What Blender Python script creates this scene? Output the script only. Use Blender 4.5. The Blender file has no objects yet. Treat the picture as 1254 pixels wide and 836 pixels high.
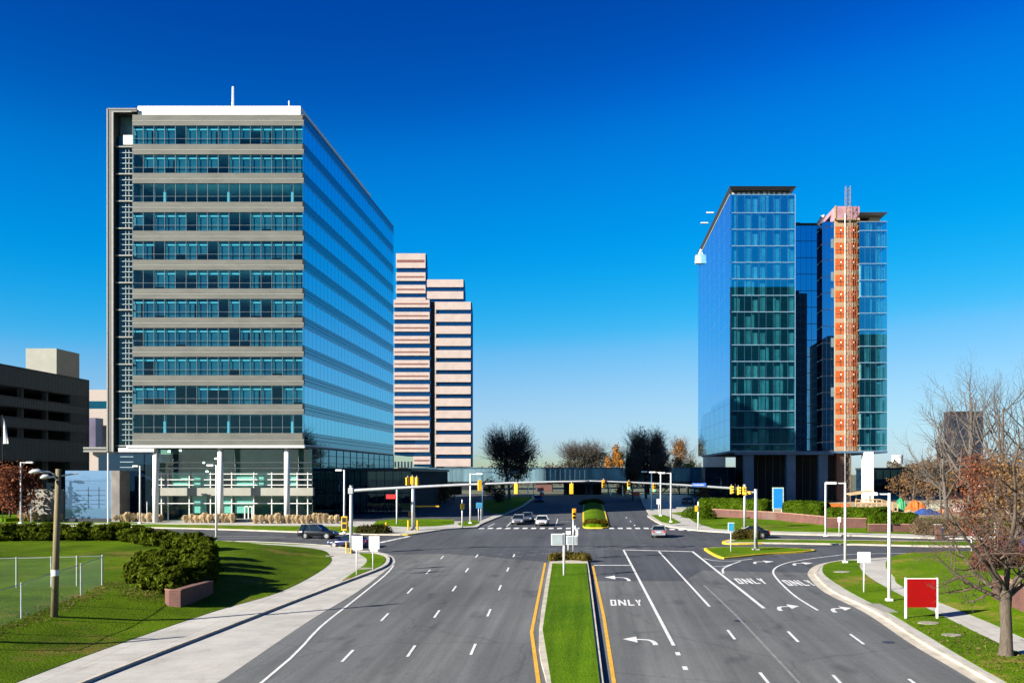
import bpy, bmesh, math, random
import numpy as np
from mathutils import Vector, Matrix
from mathutils.geometry import tessellate_polygon, delaunay_2d_cdt

SC = bpy.context.scene
COL = SC.collection
R = math.radians
rng = random.Random(7)

# ------------------------------------------------------------------ camera
F = 1222.0          # focal length in photo pixels
CX, CY = 724.0, 580.0
H = 10.4
SL = 25.0 / F       # the street climbs gently away from the bridge the picture is taken from
YF = 250.0

def G(x, y):
    return SL * min(max(y, -400.0), YF)

def px(u, v):
    """street point seen at photo pixel u,v"""
    y = F * H / (v - CY + 25.0)
    return ((u - CX) / F * y, y)

def pxl(lst):
    return [px(u, v) for u, v in lst]

def ax(u, y): return (u - CX) / F * y
def az(v, y): return H - (v - CY) / F * y

cam = bpy.data.objects.new('camera', bpy.data.cameras.new('camera'))
COL.objects.link(cam)
cam.location = (0, 0, H)
cam.rotation_euler = (R(90), 0, 0)
cam.data.sensor_width = 36
cam.data.lens = 36 * F / 1254
cam.data.shift_x = (627 - CX) / 1254
cam.data.shift_y = (CY - 418) / 1254
cam.data.clip_end = 9000
SC.camera = cam

# ------------------------------------------------------------------ light
SUN_EL = R(24)
SUN_DIR = Vector((0.839 * math.cos(SUN_EL), 0.545 * math.cos(SUN_EL), -math.sin(SUN_EL))).normalized()
W = bpy.data.worlds.new('World'); SC.world = W; W.use_nodes = True
nt = W.node_tree; nt.nodes.clear()
sky = nt.nodes.new('ShaderNodeTexSky'); sky.sky_type = 'NISHITA'; sky.sun_disc = False
sky.sun_elevation = SUN_EL
sky.sun_rotation = math.atan2(-SUN_DIR.x, -SUN_DIR.y)
sky.altitude = 0; sky.air_density = 1.0; sky.dust_density = 0.35; sky.ozone_density = 4.0
EXPO = 1.75
bg = nt.nodes.new('ShaderNodeBackground'); bg.inputs[1].default_value = 0.1
wo = nt.nodes.new('ShaderNodeOutputWorld')
def vmul(src, k):
    v = nt.nodes.new('ShaderNodeVectorMath'); v.operation = 'SCALE'; v.inputs['Scale'].default_value = k
    nt.links.new(src, v.inputs[0]); return v.outputs[0]
# deep polarised blue of a clear winter sky: the sky texture's own colours through a contrast curve
cv = nt.nodes.new('ShaderNodeRGBCurve')
CURVES = (((0, 0), (.10, 0), (.19, .035), (.27, .165), (.445, .355), (.60, .45), (1, .70)),
          ((0, 0), (.15, .05), (.195, .085), (.254, .20), (.332, .31), (.45, .44), (.70, .64), (1, .84)),
          ((0, 0), (.38, .34), (.456, .44), (.558, .70), (.65, .82), (.76, .89), (1, 1)))
for i, pts_ in enumerate(CURVES):
    c = cv.mapping.curves[i]
    c.points[0].location = pts_[0]; c.points[-1].location = pts_[-1]
    for p_ in pts_[1:-1]: c.points.new(*p_)
    for p_ in c.points: p_.handle_type = 'AUTO_CLAMPED'
cv.mapping.extend = 'EXTRAPOLATED'; cv.mapping.update()
hs = nt.nodes.new('ShaderNodeHueSaturation'); hs.inputs['Saturation'].default_value = 1.25
nt.links.new(sky.outputs[0], hs.inputs['Color'])
nt.links.new(vmul(hs.outputs[0], .1366), cv.inputs['Color'])
nt.links.new(vmul(cv.outputs[0], 10 / 2 ** EXPO), bg.inputs[0]); nt.links.new(bg.outputs[0], wo.inputs[0])
sl = bpy.data.lights.new('sun', 'SUN'); sl.energy = 5.0; sl.angle = R(0.5); sl.color = (1.0, 0.93, 0.82)
so = bpy.data.objects.new('sun', sl); COL.objects.link(so)
so.rotation_euler = SUN_DIR.to_track_quat('-Z', 'Y').to_euler()
so.location = (-60, -40, 90)
SC.view_settings.view_transform = 'Standard'; SC.view_settings.look = 'None'
SC.view_settings.exposure = EXPO; SC.view_settings.gamma = 1.0
SC.view_settings.use_curve_mapping = False

# ------------------------------------------------------------------ materials
ALB = .64
def newmat(name):
    m = bpy.data.materials.new(name); m.use_nodes = True
    n = m.node_tree; n.nodes.clear()
    o = n.nodes.new('ShaderNodeOutputMaterial')
    return m, n, o

def noise_fac(n, scale, stretch=(1, 1, 1), detail=4, rough=.6):
    g = n.nodes.new('ShaderNodeNewGeometry')
    mp = n.nodes.new('ShaderNodeMapping'); mp.inputs['Scale'].default_value = stretch
    t = n.nodes.new('ShaderNodeTexNoise'); t.inputs['Scale'].default_value = scale
    t.inputs['Detail'].default_value = detail; t.inputs['Roughness'].default_value = rough
    n.links.new(g.outputs['Position'], mp.inputs[0]); n.links.new(mp.outputs[0], t.inputs['Vector'])
    return t.outputs['Fac']

def ramp(n, fac, c0, c1, p0=.35, p1=.65):
    r = n.nodes.new('ShaderNodeValToRGB')
    r.color_ramp.elements[0].position = p0; r.color_ramp.elements[1].position = p1
    r.color_ramp.elements[0].color = (*c0, 1); r.color_ramp.elements[1].color = (*c1, 1)
    n.links.new(fac, r.inputs[0]); return r.outputs[0]

def mixc(n, fac, a, b, mode='MIX'):
    x = n.nodes.new('ShaderNodeMix'); x.data_type = 'RGBA'; x.blend_type = mode
    if isinstance(fac, float): x.inputs[0].default_value = fac
    else: n.links.new(fac, x.inputs[0])
    for i, v in ((6, a), (7, b)):
        if isinstance(v, tuple): x.inputs[i].default_value = (*v, 1)
        else: n.links.new(v, x.inputs[i])
    return x.outputs[2]

def mat(name, col, rough=.6, metal=0.0, var=.18, scale=2.0, bump=0.0, bscale=30, spec=.4,
        col2=None, stretch=(1, 1, 1), fine=0.0, coat=0.0, island=0.0):
    m, n, o = newmat(name)
    col = tuple(x * ALB for x in col); col2 = tuple(x * ALB for x in col2) if col2 else None
    b = n.nodes.new('ShaderNodeBsdfPrincipled')
    c0 = tuple(c * (1 - var) for c in col)
    c1 = tuple(min(1, c * (1 + var)) for c in (col2 or col))
    c = ramp(n, noise_fac(n, scale, stretch), c0, c1)
    if fine:
        f = ramp(n, noise_fac(n, 25), (1 - fine,) * 3, (1 + fine,) * 3, .3, .7)
        c = mixc(n, 1.0, c, f, 'MULTIPLY')
    if island:
        g = n.nodes.new('ShaderNodeNewGeometry')
        f = ramp(n, g.outputs['Random Per Island'], (1 - island,) * 3, (1 + island,) * 3, 0, 1)
        c = mixc(n, 1.0, c, f, 'MULTIPLY')
    n.links.new(c, b.inputs['Base Color'])
    b.inputs['Roughness'].default_value = rough; b.inputs['Metallic'].default_value = metal
    b.inputs['Specular IOR Level'].default_value = spec
    if coat: b.inputs['Coat Weight'].default_value = coat; b.inputs['Coat Roughness'].default_value = .05
    if bump:
        bp = n.nodes.new('ShaderNodeBump'); bp.inputs['Strength'].default_value = bump
        bp.inputs['Distance'].default_value = .05
        n.links.new(noise_fac(n, bscale), bp.inputs['Height']); n.links.new(bp.outputs[0], b.inputs['Normal'])
    n.links.new(b.outputs[0], o.inputs[0])
    return m

def glass(name, tint, refl, base=.1, ior=1.5, rough=.0, dirt=None, dirtf=0.0, wave=0.0, wscale=.25):
    """pane: tinted see-through + mirror by Fresnel (+ a film of scattering coating)"""
    m, n, o = newmat(name)
    tr = n.nodes.new('ShaderNodeBsdfTransparent'); tr.inputs[0].default_value = (*tint, 1)
    gl = n.nodes.new('ShaderNodeBsdfGlossy'); gl.inputs[0].default_value = (*refl, 1); gl.inputs['Roughness'].default_value = rough
    lw = n.nodes.new('ShaderNodeLayerWeight'); lw.inputs[0].default_value = .5
    fr = n.nodes.new('ShaderNodeMath'); fr.operation = 'POWER'; fr.inputs[1].default_value = 4.0
    n.links.new(lw.outputs['Facing'], fr.inputs[0])
    mr = n.nodes.new('ShaderNodeMapRange'); mr.inputs['To Min'].default_value = base; mr.inputs['To Max'].default_value = 1.0
    n.links.new(fr.outputs[0], mr.inputs['Value'])
    mx = n.nodes.new('ShaderNodeMixShader')
    n.links.new(mr.outputs[0], mx.inputs[0]); n.links.new(tr.outputs[0], mx.inputs[1]); n.links.new(gl.outputs[0], mx.inputs[2])
    out = mx.outputs[0]
    if wave:
        bp = n.nodes.new('ShaderNodeBump'); bp.inputs['Strength'].default_value = wave; bp.inputs['Distance'].default_value = .1
        n.links.new(noise_fac(n, wscale, detail=2), bp.inputs['Height']); n.links.new(bp.outputs[0], gl.inputs['Normal'])
    if dirtf:
        df = n.nodes.new('ShaderNodeBsdfDiffuse'); df.inputs[0].default_value = (*dirt, 1)
        m2 = n.nodes.new('ShaderNodeMixShader'); m2.inputs[0].default_value = dirtf
        n.links.new(out, m2.inputs[1]); n.links.new(df.outputs[0], m2.inputs[2]); out = m2.outputs[0]
    n.links.new(out, o.inputs[0])
    return m

def emis(name, col, s):
    m, n, o = newmat(name)
    e = n.nodes.new('ShaderNodeEmission'); e.inputs[0].default_value = (*col, 1); e.inputs[1].default_value = s
    n.links.new(e.outputs[0], o.inputs[0]); return m

def brickmat(name, c1, c2, mortar, scale, axis):
    m, n, o = newmat(name)
    g = n.nodes.new('ShaderNodeNewGeometry')
    sp = n.nodes.new('ShaderNodeSeparateXYZ'); cb = n.nodes.new('ShaderNodeCombineXYZ')
    ad = n.nodes.new('ShaderNodeMath'); ad.operation = 'ADD'
    n.links.new(g.outputs['Position'], sp.inputs[0])
    n.links.new(sp.outputs[0], ad.inputs[0]); n.links.new(sp.outputs[1], ad.inputs[1])
    n.links.new(ad.outputs[0], cb.inputs[0]); n.links.new(sp.outputs[2], cb.inputs[1])
    t = n.nodes.new('ShaderNodeTexBrick'); t.inputs['Scale'].default_value = scale
    t.inputs['Color1'].default_value = (*c1, 1); t.inputs['Color2'].default_value = (*c2, 1); t.inputs['Mortar'].default_value = (*mortar, 1)
    t.inputs['Mortar Size'].default_value = .015; t.inputs['Brick Width'].default_value = .45; t.inputs['Row Height'].default_value = .16
    n.links.new(cb.outputs[0], t.inputs['Vector'])
    c = mixc(n, 1.0, t.outputs[0], ramp(n, noise_fac(n, .7), (.75,) * 3, (1.15,) * 3), 'MULTIPLY')
    b = n.nodes.new('ShaderNodeBsdfPrincipled'); b.inputs['Roughness'].default_value = .85
    n.links.new(c, b.inputs['Base Color']); n.links.new(b.outputs[0], o.inputs[0]); return m

def roadmat(name, base, streak):
    m, n, o = newmat(name)
    b = n.nodes.new('ShaderNodeBsdfPrincipled'); b.inputs['Roughness'].default_value = .88
    b.inputs['Specular IOR Level'].default_value = .25
    c = ramp(n, noise_fac(n, .10, (1, .6, 1), 5), tuple(x * .86 for x in base), tuple(x * 1.14 for x in base))
    s = ramp(n, noise_fac(n, .62, (1, .02, 1), 3), (1 - streak,) * 3, (1 + streak * .8,) * 3, .3, .7)
    c = mixc(n, 1.0, c, s, 'MULTIPLY')
    f = ramp(n, noise_fac(n, 9, (1, .5, 1), 6, .75), (.80,) * 3, (1.22,) * 3, .3, .7)
    c = mixc(n, 1.0, c, f, 'MULTIPLY')
    pt = ramp(n, noise_fac(n, .045, (1.6, .5, 1), 2), (.90, .90, .91), (1.07, 1.07, 1.05), .44, .56)
    c = mixc(n, 1.0, c, pt, 'MULTIPLY')
    s2 = ramp(n, noise_fac(n, 2.3, (1, .012, 1), 2), (.90,) * 3, (1.07,) * 3, .38, .62)
    c = mixc(n, 1.0, c, s2, 'MULTIPLY')
    # tar-sealed cracks and oil spots
    sp = ramp(n, noise_fac(n, .55, (1, .35, 1), 2), (1, 1, 1), (.62, .62, .64), .60, .74)
    c = mixc(n, 1.0, c, sp, 'MULTIPLY')
    g = n.nodes.new('ShaderNodeNewGeometry'); v = n.nodes.new('ShaderNodeTexVoronoi'); v.feature = 'DISTANCE_TO_EDGE'
    v.inputs['Scale'].default_value = .085
    wv = n.nodes.new('ShaderNodeTexNoise'); wv.inputs['Scale'].default_value = .5
    ma = n.nodes.new('ShaderNodeMixRGB'); ma.blend_type = 'ADD'; ma.inputs[0].default_value = 1.2
    n.links.new(g.outputs['Position'], wv.inputs['Vector']); n.links.new(g.outputs['Position'], ma.inputs[1]); n.links.new(wv.outputs['Color'], ma.inputs[2])
    n.links.new(ma.outputs[0], v.inputs['Vector'])
    cr = ramp(n, v.outputs['Distance'], (.80, .80, .81), (1, 1, 1), .003, .008)
    c = mixc(n, 1.0, c, cr, 'MULTIPLY')
    n.links.new(c, b.inputs['Base Color'])
    bp = n.nodes.new('ShaderNodeBump'); bp.inputs['Strength'].default_value = .35; bp.inputs['Distance'].default_value = .02
    n.links.new(noise_fac(n, 40), bp.inputs['Height']); n.links.new(bp.outputs[0], b.inputs['Normal'])
    n.links.new(b.outputs[0], o.inputs[0]); return m

def flagmat(name, col, w, h, joint=.62):
    m, n, o = newmat(name); col = tuple(x * ALB for x in col)
    g = n.nodes.new('ShaderNodeNewGeometry'); t = n.nodes.new('ShaderNodeTexBrick')
    t.offset = 0.0; t.inputs['Scale'].default_value = 1.0; t.inputs['Brick Width'].default_value = w; t.inputs['Row Height'].default_value = h
    t.inputs['Mortar Size'].default_value = .022; t.inputs['Bias'].default_value = 0
    t.inputs['Color1'].default_value = (.93, .93, .92, 1); t.inputs['Color2'].default_value = (1.05, 1.05, 1.05, 1); t.inputs['Mortar'].default_value = (joint, joint, joint * .96, 1)
    n.links.new(g.outputs['Position'], t.inputs['Vector'])
    c = ramp(n, noise_fac(n, .35, detail=6, rough=.7), tuple(x * .84 for x in col), tuple(x * 1.1 for x in col))
    c = mixc(n, 1.0, c, t.outputs[0], 'MULTIPLY')
    c = mixc(n, 1.0, c, ramp(n, noise_fac(n, 14, detail=5), (.9,) * 3, (1.1,) * 3), 'MULTIPLY')
    st = ramp(n, noise_fac(n, .8, (1, .4, 1), 3), (1, 1, 1), (.80, .78, .74), .60, .76)
    c = mixc(n, 1.0, c, st, 'MULTIPLY')
    b = n.nodes.new('ShaderNodeBsdfPrincipled'); b.inputs['Roughness'].default_value = .88; b.inputs['Specular IOR Level'].default_value = .2
    n.links.new(c, b.inputs['Base Color']); n.links.new(b.outputs[0], o.inputs[0]); return m

def grassmat(name, a, bcol, dry, dryp=.62, mow=0.0):
    m, n, o = newmat(name)
    b = n.nodes.new('ShaderNodeBsdfPrincipled'); b.inputs['Roughness'].default_value = .9
    b.inputs['Specular IOR Level'].default_value = .04
    c = ramp(n, noise_fac(n, .22, detail=5), a, bcol, .32, .66)
    d = ramp(n, noise_fac(n, .16, (1.0, 1.0, 1), 5, .7), (0, 0, 0), (1, 1, 1), dryp, dryp + .14)
    c = mixc(n, d, c, dry)
    f = ramp(n, noise_fac(n, 5.5, (1, 1, 1), 8, .85), (.50,) * 3, (1.45,) * 3, .33, .67)
    c = mixc(n, 1.0, c, f, 'MULTIPLY')
    if mow:
        s = ramp(n, noise_fac(n, 1.1, (1, .03, 1), 2), (1 - mow,) * 3, (1 + mow,) * 3, .4, .6)
        c = mixc(n, 1.0, c, s, 'MULTIPLY')
    n.links.new(c, b.inputs['Base Color'])
    bp = n.nodes.new('ShaderNodeBump'); bp.inputs['Strength'].default_value = .8; bp.inputs['Distance'].default_value = .12
    n.links.new(noise_fac(n, 9, detail=6), bp.inputs['Height']); n.links.new(bp.outputs[0], b.inputs['Normal'])
    n.links.new(b.outputs[0], o.inputs[0]); return m

def foliage(name, a, bcol, isl=.45):
    m, n, o = newmat(name); a = tuple(x * ALB for x in a); bcol = tuple(x * ALB for x in bcol)
    g = n.nodes.new('ShaderNodeNewGeometry')
    c = ramp(n, g.outputs['Random Per Island'], a, bcol, 0, 1)
    f = ramp(n, noise_fac(n, .8, detail=3), (.7,) * 3, (1.3,) * 3)
    c = mixc(n, 1.0, c, f, 'MULTIPLY')
    d = n.nodes.new('ShaderNodeBsdfDiffuse'); t = n.nodes.new('ShaderNodeBsdfTranslucent')
    n.links.new(c, d.inputs[0]); n.links.new(c, t.inputs[0])
    x = n.nodes.new('ShaderNodeMixShader'); x.inputs[0].default_value = .3
    n.links.new(d.outputs[0], x.inputs[1]); n.links.new(t.outputs[0], x.inputs[2]); n.links.new(x.outputs[0], o.inputs[0])
    return m

M = dict(
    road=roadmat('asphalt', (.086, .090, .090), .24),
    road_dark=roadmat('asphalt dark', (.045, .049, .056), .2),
    earth=mat('earth', (.10, .11, .05), .95, var=.3, scale=.05),
    paving=flagmat('paving concrete', (.50, .485, .44), 1.9, 1.6),
    shoulder=flagmat('shoulder concrete', (.50, .485, .44), 40.0, 4.6, .72),
    kerb=mat('kerb concrete', (.52, .47, .38), .85, var=.2, scale=.8, fine=.08),
    grass=grassmat('lawn', (.042, .094, .0012), (.084, .148, .002), (.19, .145, .035), .555),
    grass_hill=grassmat('bank lawn', (.029, .056, .001), (.070, .122, .002), (.125, .10, .022), .55),
    grass_mow=grassmat('median lawn', (.042, .100, .002), (.070, .128, .003), (.11, .10, .01), .66, .16),
    white=mat('road paint white', (.74, .74, .72), .7, var=.14, scale=1.6, fine=.12),
    yellow=mat('road paint yellow', (.72, .40, .03), .7, var=.15, scale=1.6, fine=.12),
    yellow_kerb=mat('kerb paint yellow', (.78, .55, .02), .7, var=.15, scale=1.5),
    seal=mat('sealed joint', (.22, .22, .215), .85, var=.15, scale=1.5),
    brick=brickmat('brick', (.105, .034, .024), (.075, .025, .019), (.085, .06, .05), 1.6, 0),
    white_metal=mat('white metal', (.80, .80, .78), .35, var=.05),
    galv=mat('galvanised steel', (.60, .63, .64), .4, .35, var=.1),
    dark_metal=mat('dark metal', (.035, .04, .05), .45, .3, var=.1),
    blue_metal=mat('blue grey metal', (.05, .12, .20), .45, .2, var=.1),
    sig=mat('signal yellow', (.80, .46, .012), .45, var=.08),
    black=mat('black plastic', (.012, .012, .014), .5, var=.1),
    wood=mat('pole wood', (.20, .16, .085), .85, var=.25, scale=4, stretch=(6, 6, .6)),
    bark=mat('bark', (.105, .082, .060), .9, var=.35, scale=5, stretch=(3, 3, .5), bump=.6, bscale=14),
    bark_dark=mat('dark bark', (.075, .060, .055), .9, var=.3, scale=3),
    bark_grey=mat('grey bark', (.115, .098, .085), .9, var=.3, scale=3),
)
# ------------------------------------------------------------------ mesh helpers
def tag(o, label=None, cat=None, group=None, kind=None):
    if label: o['label'] = label
    if cat: o['category'] = cat
    if group: o['group'] = group
    if kind: o['kind'] = kind
    return o

def link(name, me, m, parent=None, smooth=False):
    o = bpy.data.objects.new(name, me); COL.objects.link(o)
    if m is not None: me.materials.append(m)
    if parent is not None: o.parent = parent
    if smooth:
        me.polygons.foreach_set('use_smooth', [True] * len(me.polygons))
    return o

def empty(name, loc, label, cat, group=None, rz=0.0, kind=None):
    o = bpy.data.objects.new(name, None); COL.objects.link(o)
    o.location = loc; o.rotation_euler = (0, 0, rz); o.empty_display_size = .3
    return tag(o, label, cat, group, kind)

class MB:
    """collects pieces and links them as one mesh; coordinates are local to 'org'"""
    def __init__(s, org=(0, 0, 0)):
        s.v = []; s.f = []; s.o = Vector(org)
    def add(s, vs, fs):
        k = len(s.v); o = s.o
        s.v += [(v[0] - o.x, v[1] - o.y, v[2] - o.z) for v in vs]
        s.f += [tuple(i + k for i in f) for f in fs]
        return s
    def box(s, x0, x1, y0, y1, z0, z1, rz=0.0):
        vs = [(x, y, z) for z in (z0, z1) for x, y in ((x0, y0), (x1, y0), (x1, y1), (x0, y1))]
        if rz:
            cx, cy = (x0 + x1) / 2, (y0 + y1) / 2; c, si = math.cos(rz), math.sin(rz)
            vs = [(cx + (x - cx) * c - (y - cy) * si, cy + (x - cx) * si + (y - cy) * c, z) for x, y, z in vs]
        return s.add(vs, [(0, 3, 2, 1), (4, 5, 6, 7), (0, 1, 5, 4), (1, 2, 6, 5), (2, 3, 7, 6), (3, 0, 4, 7)])
    def bev(s, x0, x1, y0, y1, z0, z1, b=.03):
        """box with chamfered vertical and top edges"""
        r = lambda d: [(x0 + d, y0), (x1 - d, y0), (x1, y0 + d), (x1, y1 - d), (x1 - d, y1), (x0 + d, y1), (x0, y1 - d), (x0, y0 + d)]
        def ins(d, e): return [(x0 + e + d, y0 + e), (x1 - e - d, y0 + e), (x1 - e, y0 + e + d), (x1 - e, y1 - e - d), (x1 - e - d, y1 - e), (x0 + e + d, y1 - e), (x0 + e, y1 - e - d), (x0 + e, y0 + e + d)]
        vs = [(x, y, z0) for x, y in r(b)] + [(x, y, z1 - b) for x, y in r(b)] + [(x, y, z1) for x, y in ins(b, b)]
        fs = [tuple(range(7, -1, -1)), tuple(range(16, 24))]
        for k in (0, 8):
            fs += [(k + i, k + (i + 1) % 8, k + 8 + (i + 1) % 8, k + 8 + i) for i in range(8)]
        return s.add(vs, fs)
    def tube(s, pts, rad, n=8, cap=True):
        P = [Vector(p) for p in pts]
        if not hasattr(rad, '__len__'): rad = [rad] * len(P)
        vs = []; up0 = None
        for i, p in enumerate(P):
            d = (P[min(i + 1, len(P) - 1)] - P[max(i - 1, 0)]).normalized()
            if up0 is None: up0 = Vector((1, 0, 0)) if abs(d.x) < .9 else Vector((0, 1, 0))
            a = d.cross(up0).normalized(); b = d.cross(a)
            for k in range(n):
                t = 2 * math.pi * k / n
                vs.append(p + (a * math.cos(t) + b * math.sin(t)) * rad[i])
        fs = []
        for i in range(len(P) - 1):
            for k in range(n):
                fs.append((i * n + k, i * n + (k + 1) % n, (i + 1) * n + (k + 1) % n, (i + 1) * n + k))
        if cap:
            fs.append(tuple(range(n - 1, -1, -1))); fs.append(tuple(range((len(P) - 1) * n, len(P) * n)))
        return s.add(vs, fs)
    def cyl(s, x, y, z0, z1, r0, r1=None, n=10):
        return s.tube([(x, y, z0), (x, y, z1)], [r0, r0 if r1 is None else r1], n)
    def prism(s, pts, z0, z1):
        """extruded outline in plan"""
        n = len(pts)
        area = sum(pts[i][0] * pts[(i + 1) % n][1] - pts[(i + 1) % n][0] * pts[i][1] for i in range(n))
        if area < 0: pts = pts[::-1]
        tri = tessellate_polygon([[Vector((x, y, 0)) for x, y in pts]])
        vs = [(x, y, z0) for x, y in pts] + [(x, y, z1) for x, y in pts]
        fs = []
        for t in tri:
            a, b, c = (pts[i] for i in t)
            if (b[0] - a[0]) * (c[1] - a[1]) - (b[1] - a[1]) * (c[0] - a[0]) < 0: t = (t[0], t[2], t[1])
            fs.append(tuple(i + n for i in t)); fs.append((t[2], t[1], t[0]))
        fs += [(i, (i + 1) % n, n + (i + 1) % n, n + i) for i in range(n)]
        return s.add(vs, fs)
    def slab(s, pts, zt, zb, hf=None):
        """ground polygon riding on the street plane: top at G+zt, skirt down to G+zb"""
        n = len(pts)
        area = sum(pts[i][0] * pts[(i + 1) % n][1] - pts[(i + 1) % n][0] * pts[i][1] for i in range(n))
        if area < 0: pts = pts[::-1]
        cv, ce, cf, *_ = delaunay_2d_cdt([Vector(p) for p in pts], [], [list(range(n))], 1, 1e-5)
        vs = [(x, y, G(x, y) + zt) for x, y in cv]; fs = []
        for t in cf:
            t = list(t); p0, p1, p2 = (cv[i] for i in t[:3])
            if (p1 - p0).cross(p2 - p0) < 0: t = t[::-1]
            fs.append(tuple(t))
        if zb is not None:
            k0 = len(vs)
            vs += [(x, y, G(x, y) + zt) for x, y in pts] + [(x, y, G(x, y) + zb) for x, y in pts]
            fs += [(k0 + i + n, k0 + (i + 1) % n + n, k0 + (i + 1) % n, k0 + i) for i in range(n)]
        return s.add(vs, fs)
    def strip(s, line, w0, w1, zt, zb=None):
        """ribbon along a ground line, from offset w0 to w1 to its left"""
        L, Rr = offset(line, w1), offset(line, w0)
        k = len(line)
        vs = [(x, y, G(x, y) + zt) for x, y in L] + [(x, y, G(x, y) + zt) for x, y in Rr]
        fs = [(i, k + i, k + i + 1, i + 1) for i in range(k - 1)]
        if zb is not None:
            vs += [(x, y, G(x, y) + zb) for x, y in L] + [(x, y, G(x, y) + zb) for x, y in Rr]
            fs += [(i, i + 1, 2 * k + i + 1, 2 * k + i) for i in range(k - 1)]
            fs += [(k + i + 1, k + i, 3 * k + i, 3 * k + i + 1) for i in range(k - 1)]
            fs += [(0, 2 * k, 3 * k, k), (k - 1, 2 * k - 1, 4 * k - 1, 3 * k - 1)]
        return s.add(vs, fs)
    def build(s, name, m, parent=None, smooth=False):
        me = bpy.data.meshes.new(name); me.from_pydata(s.v, [], s.f); me.update()
        return link(name, me, m, parent, smooth)

def offset(line, w):
    out = []
    for i, p in enumerate(line):
        a = line[max(i - 1, 0)]; b = line[min(i + 1, len(line) - 1)]
        dx, dy = b[0] - a[0], b[1] - a[1]; l = math.hypot(dx, dy) or 1
        out.append((p[0] - dy / l * w, p[1] + dx / l * w))
    return out

def smooth_line(pts, k=5, closed=False):
    """Catmull-Rom"""
    n = len(pts); out = []
    rngi = range(n if closed else n - 1)
    for i in rngi:
        p0 = pts[(i - 1) % n] if closed or i > 0 else pts[0]
        p1 = pts[i]; p2 = pts[(i + 1) % n]
        p3 = pts[(i + 2) % n] if closed or i + 2 < n else pts[-1]
        for j in range(k):
            t = j / k
            out.append(tuple(.5 * (2 * b + (c - a) * t + (2 * a - 5 * b + 4 * c - d) * t * t + (3 * b - a - 3 * c + d) * t ** 3)
                             for a, b, c, d in zip(p0, p1, p2, p3)))
    if not closed: out.append(pts[-1])
    return out

def struct(name, mb, m, label, cat='ground'):
    return tag(mb.build(name, m), label, cat, kind='structure')

def seg_dist(p, line):
    best = 1e9
    for a, b in zip(line[:-1], line[1:]):
        dx, dy = b[0] - a[0], b[1] - a[1]; l2 = dx * dx + dy * dy or 1e-9
        t = max(0, min(1, ((p[0] - a[0]) * dx + (p[1] - a[1]) * dy) / l2))
        best = min(best, math.hypot(p[0] - a[0] - t * dx, p[1] - a[1] - t * dy))
    return best

def inside(p, poly):
    c = False; n = len(poly)
    for i in range(n):
        a, b = poly[i], poly[(i + 1) % n]
        if (a[1] > p[1]) != (b[1] > p[1]) and p[0] < (b[0] - a[0]) * (p[1] - a[1]) / (b[1] - a[1]) + a[0]: c = not c
    return c

def lawn(name, poly, m, label, hf, step=1.6, base=.15, cat='lawn', edge=.06):
    """raised grass sheet, height hf(x,y) above the street plane, with a skirt"""
    n = len(poly)
    area = sum(poly[i][0] * poly[(i + 1) % n][1] - poly[(i + 1) % n][0] * poly[i][1] for i in range(n))
    if area < 0: poly = poly[::-1]
    xs = [p[0] for p in poly]; ys = [p[1] for p in poly]
    pts = [Vector(p) for p in poly]; closed = poly + [poly[0]]
    y = min(ys)
    r = random.Random(3)
    while y < max(ys):
        x = min(xs)
        while x < max(xs):
            q = (x + r.uniform(-.3, .3) * step, y + r.uniform(-.3, .3) * step)
            if inside(q, poly) and seg_dist(q, closed) > step * .45: pts.append(Vector(q))
            x += step
        y += step
    vs, es, fs, *_ = delaunay_2d_cdt(pts, [], [list(range(n))], 1, 1e-4)
    V = [(v.x, v.y, G(v.x, v.y) + base + hf(v.x, v.y)) for v in vs]
    Fc = []
    for f in fs:
        f = list(f); a, b, c = (vs[i] for i in f[:3])
        if (b - a).cross(c - a) < 0: f = f[::-1]
        Fc.append(tuple(f))
    k = len(V)
    V += [(x, y, G(x, y) - .1) for x, y in poly]; k2 = len(V)
    V += [(x, y, G(x, y) + base + hf(x, y)) for x, y in poly]
    Fc += [(k + i, k + (i + 1) % n, k2 + (i + 1) % n, k2 + i) for i in range(n)]
    me = bpy.data.meshes.new(name); me.from_pydata(V, [], Fc); me.update()
    o = link(name, me, m)
    me.polygons.foreach_set('use_smooth', [len(p.vertices) == 3 for p in me.polygons])
    return tag(o, label, cat, kind='structure')

def grasscards(name, pts, m, h, wdt, seed, parent=None):
    """blades: thin triangles standing at the points"""
    r = np.random.default_rng(seed)
    P = np.array(pts); n = len(P)
    ang = r.uniform(0, 2 * math.pi, n); hh = h * r.uniform(.6, 1.2, n); w = wdt * r.uniform(.7, 1.3, n)
    lean = r.normal(0, .35, (n, 2)) * hh[:, None]
    d = np.stack([np.cos(ang), np.sin(ang), 0 * ang], 1) * w[:, None]
    top = P + np.stack([lean[:, 0], lean[:, 1], hh], 1)
    V = np.stack([P - d, P + d, top], 1).reshape(-1, 3)
    return meshnp(name, V, 3, m, parent)

def meshnp(name, V, k, m, parent=None):
    n = len(V) // k
    me = bpy.data.meshes.new(name)
    me.vertices.add(len(V)); me.vertices.foreach_set('co', np.ascontiguousarray(V, dtype=np.float32).ravel())
    me.loops.add(len(V)); me.loops.foreach_set('vertex_index', np.arange(len(V), dtype=np.int32))
    me.polygons.add(n); me.polygons.foreach_set('loop_start', np.arange(n, dtype=np.int32) * k)
    me.polygons.foreach_set('loop_total', np.full(n, k, dtype=np.int32))
    me.update(calc_edges=True)
    return link(name, me, m, parent)

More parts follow.
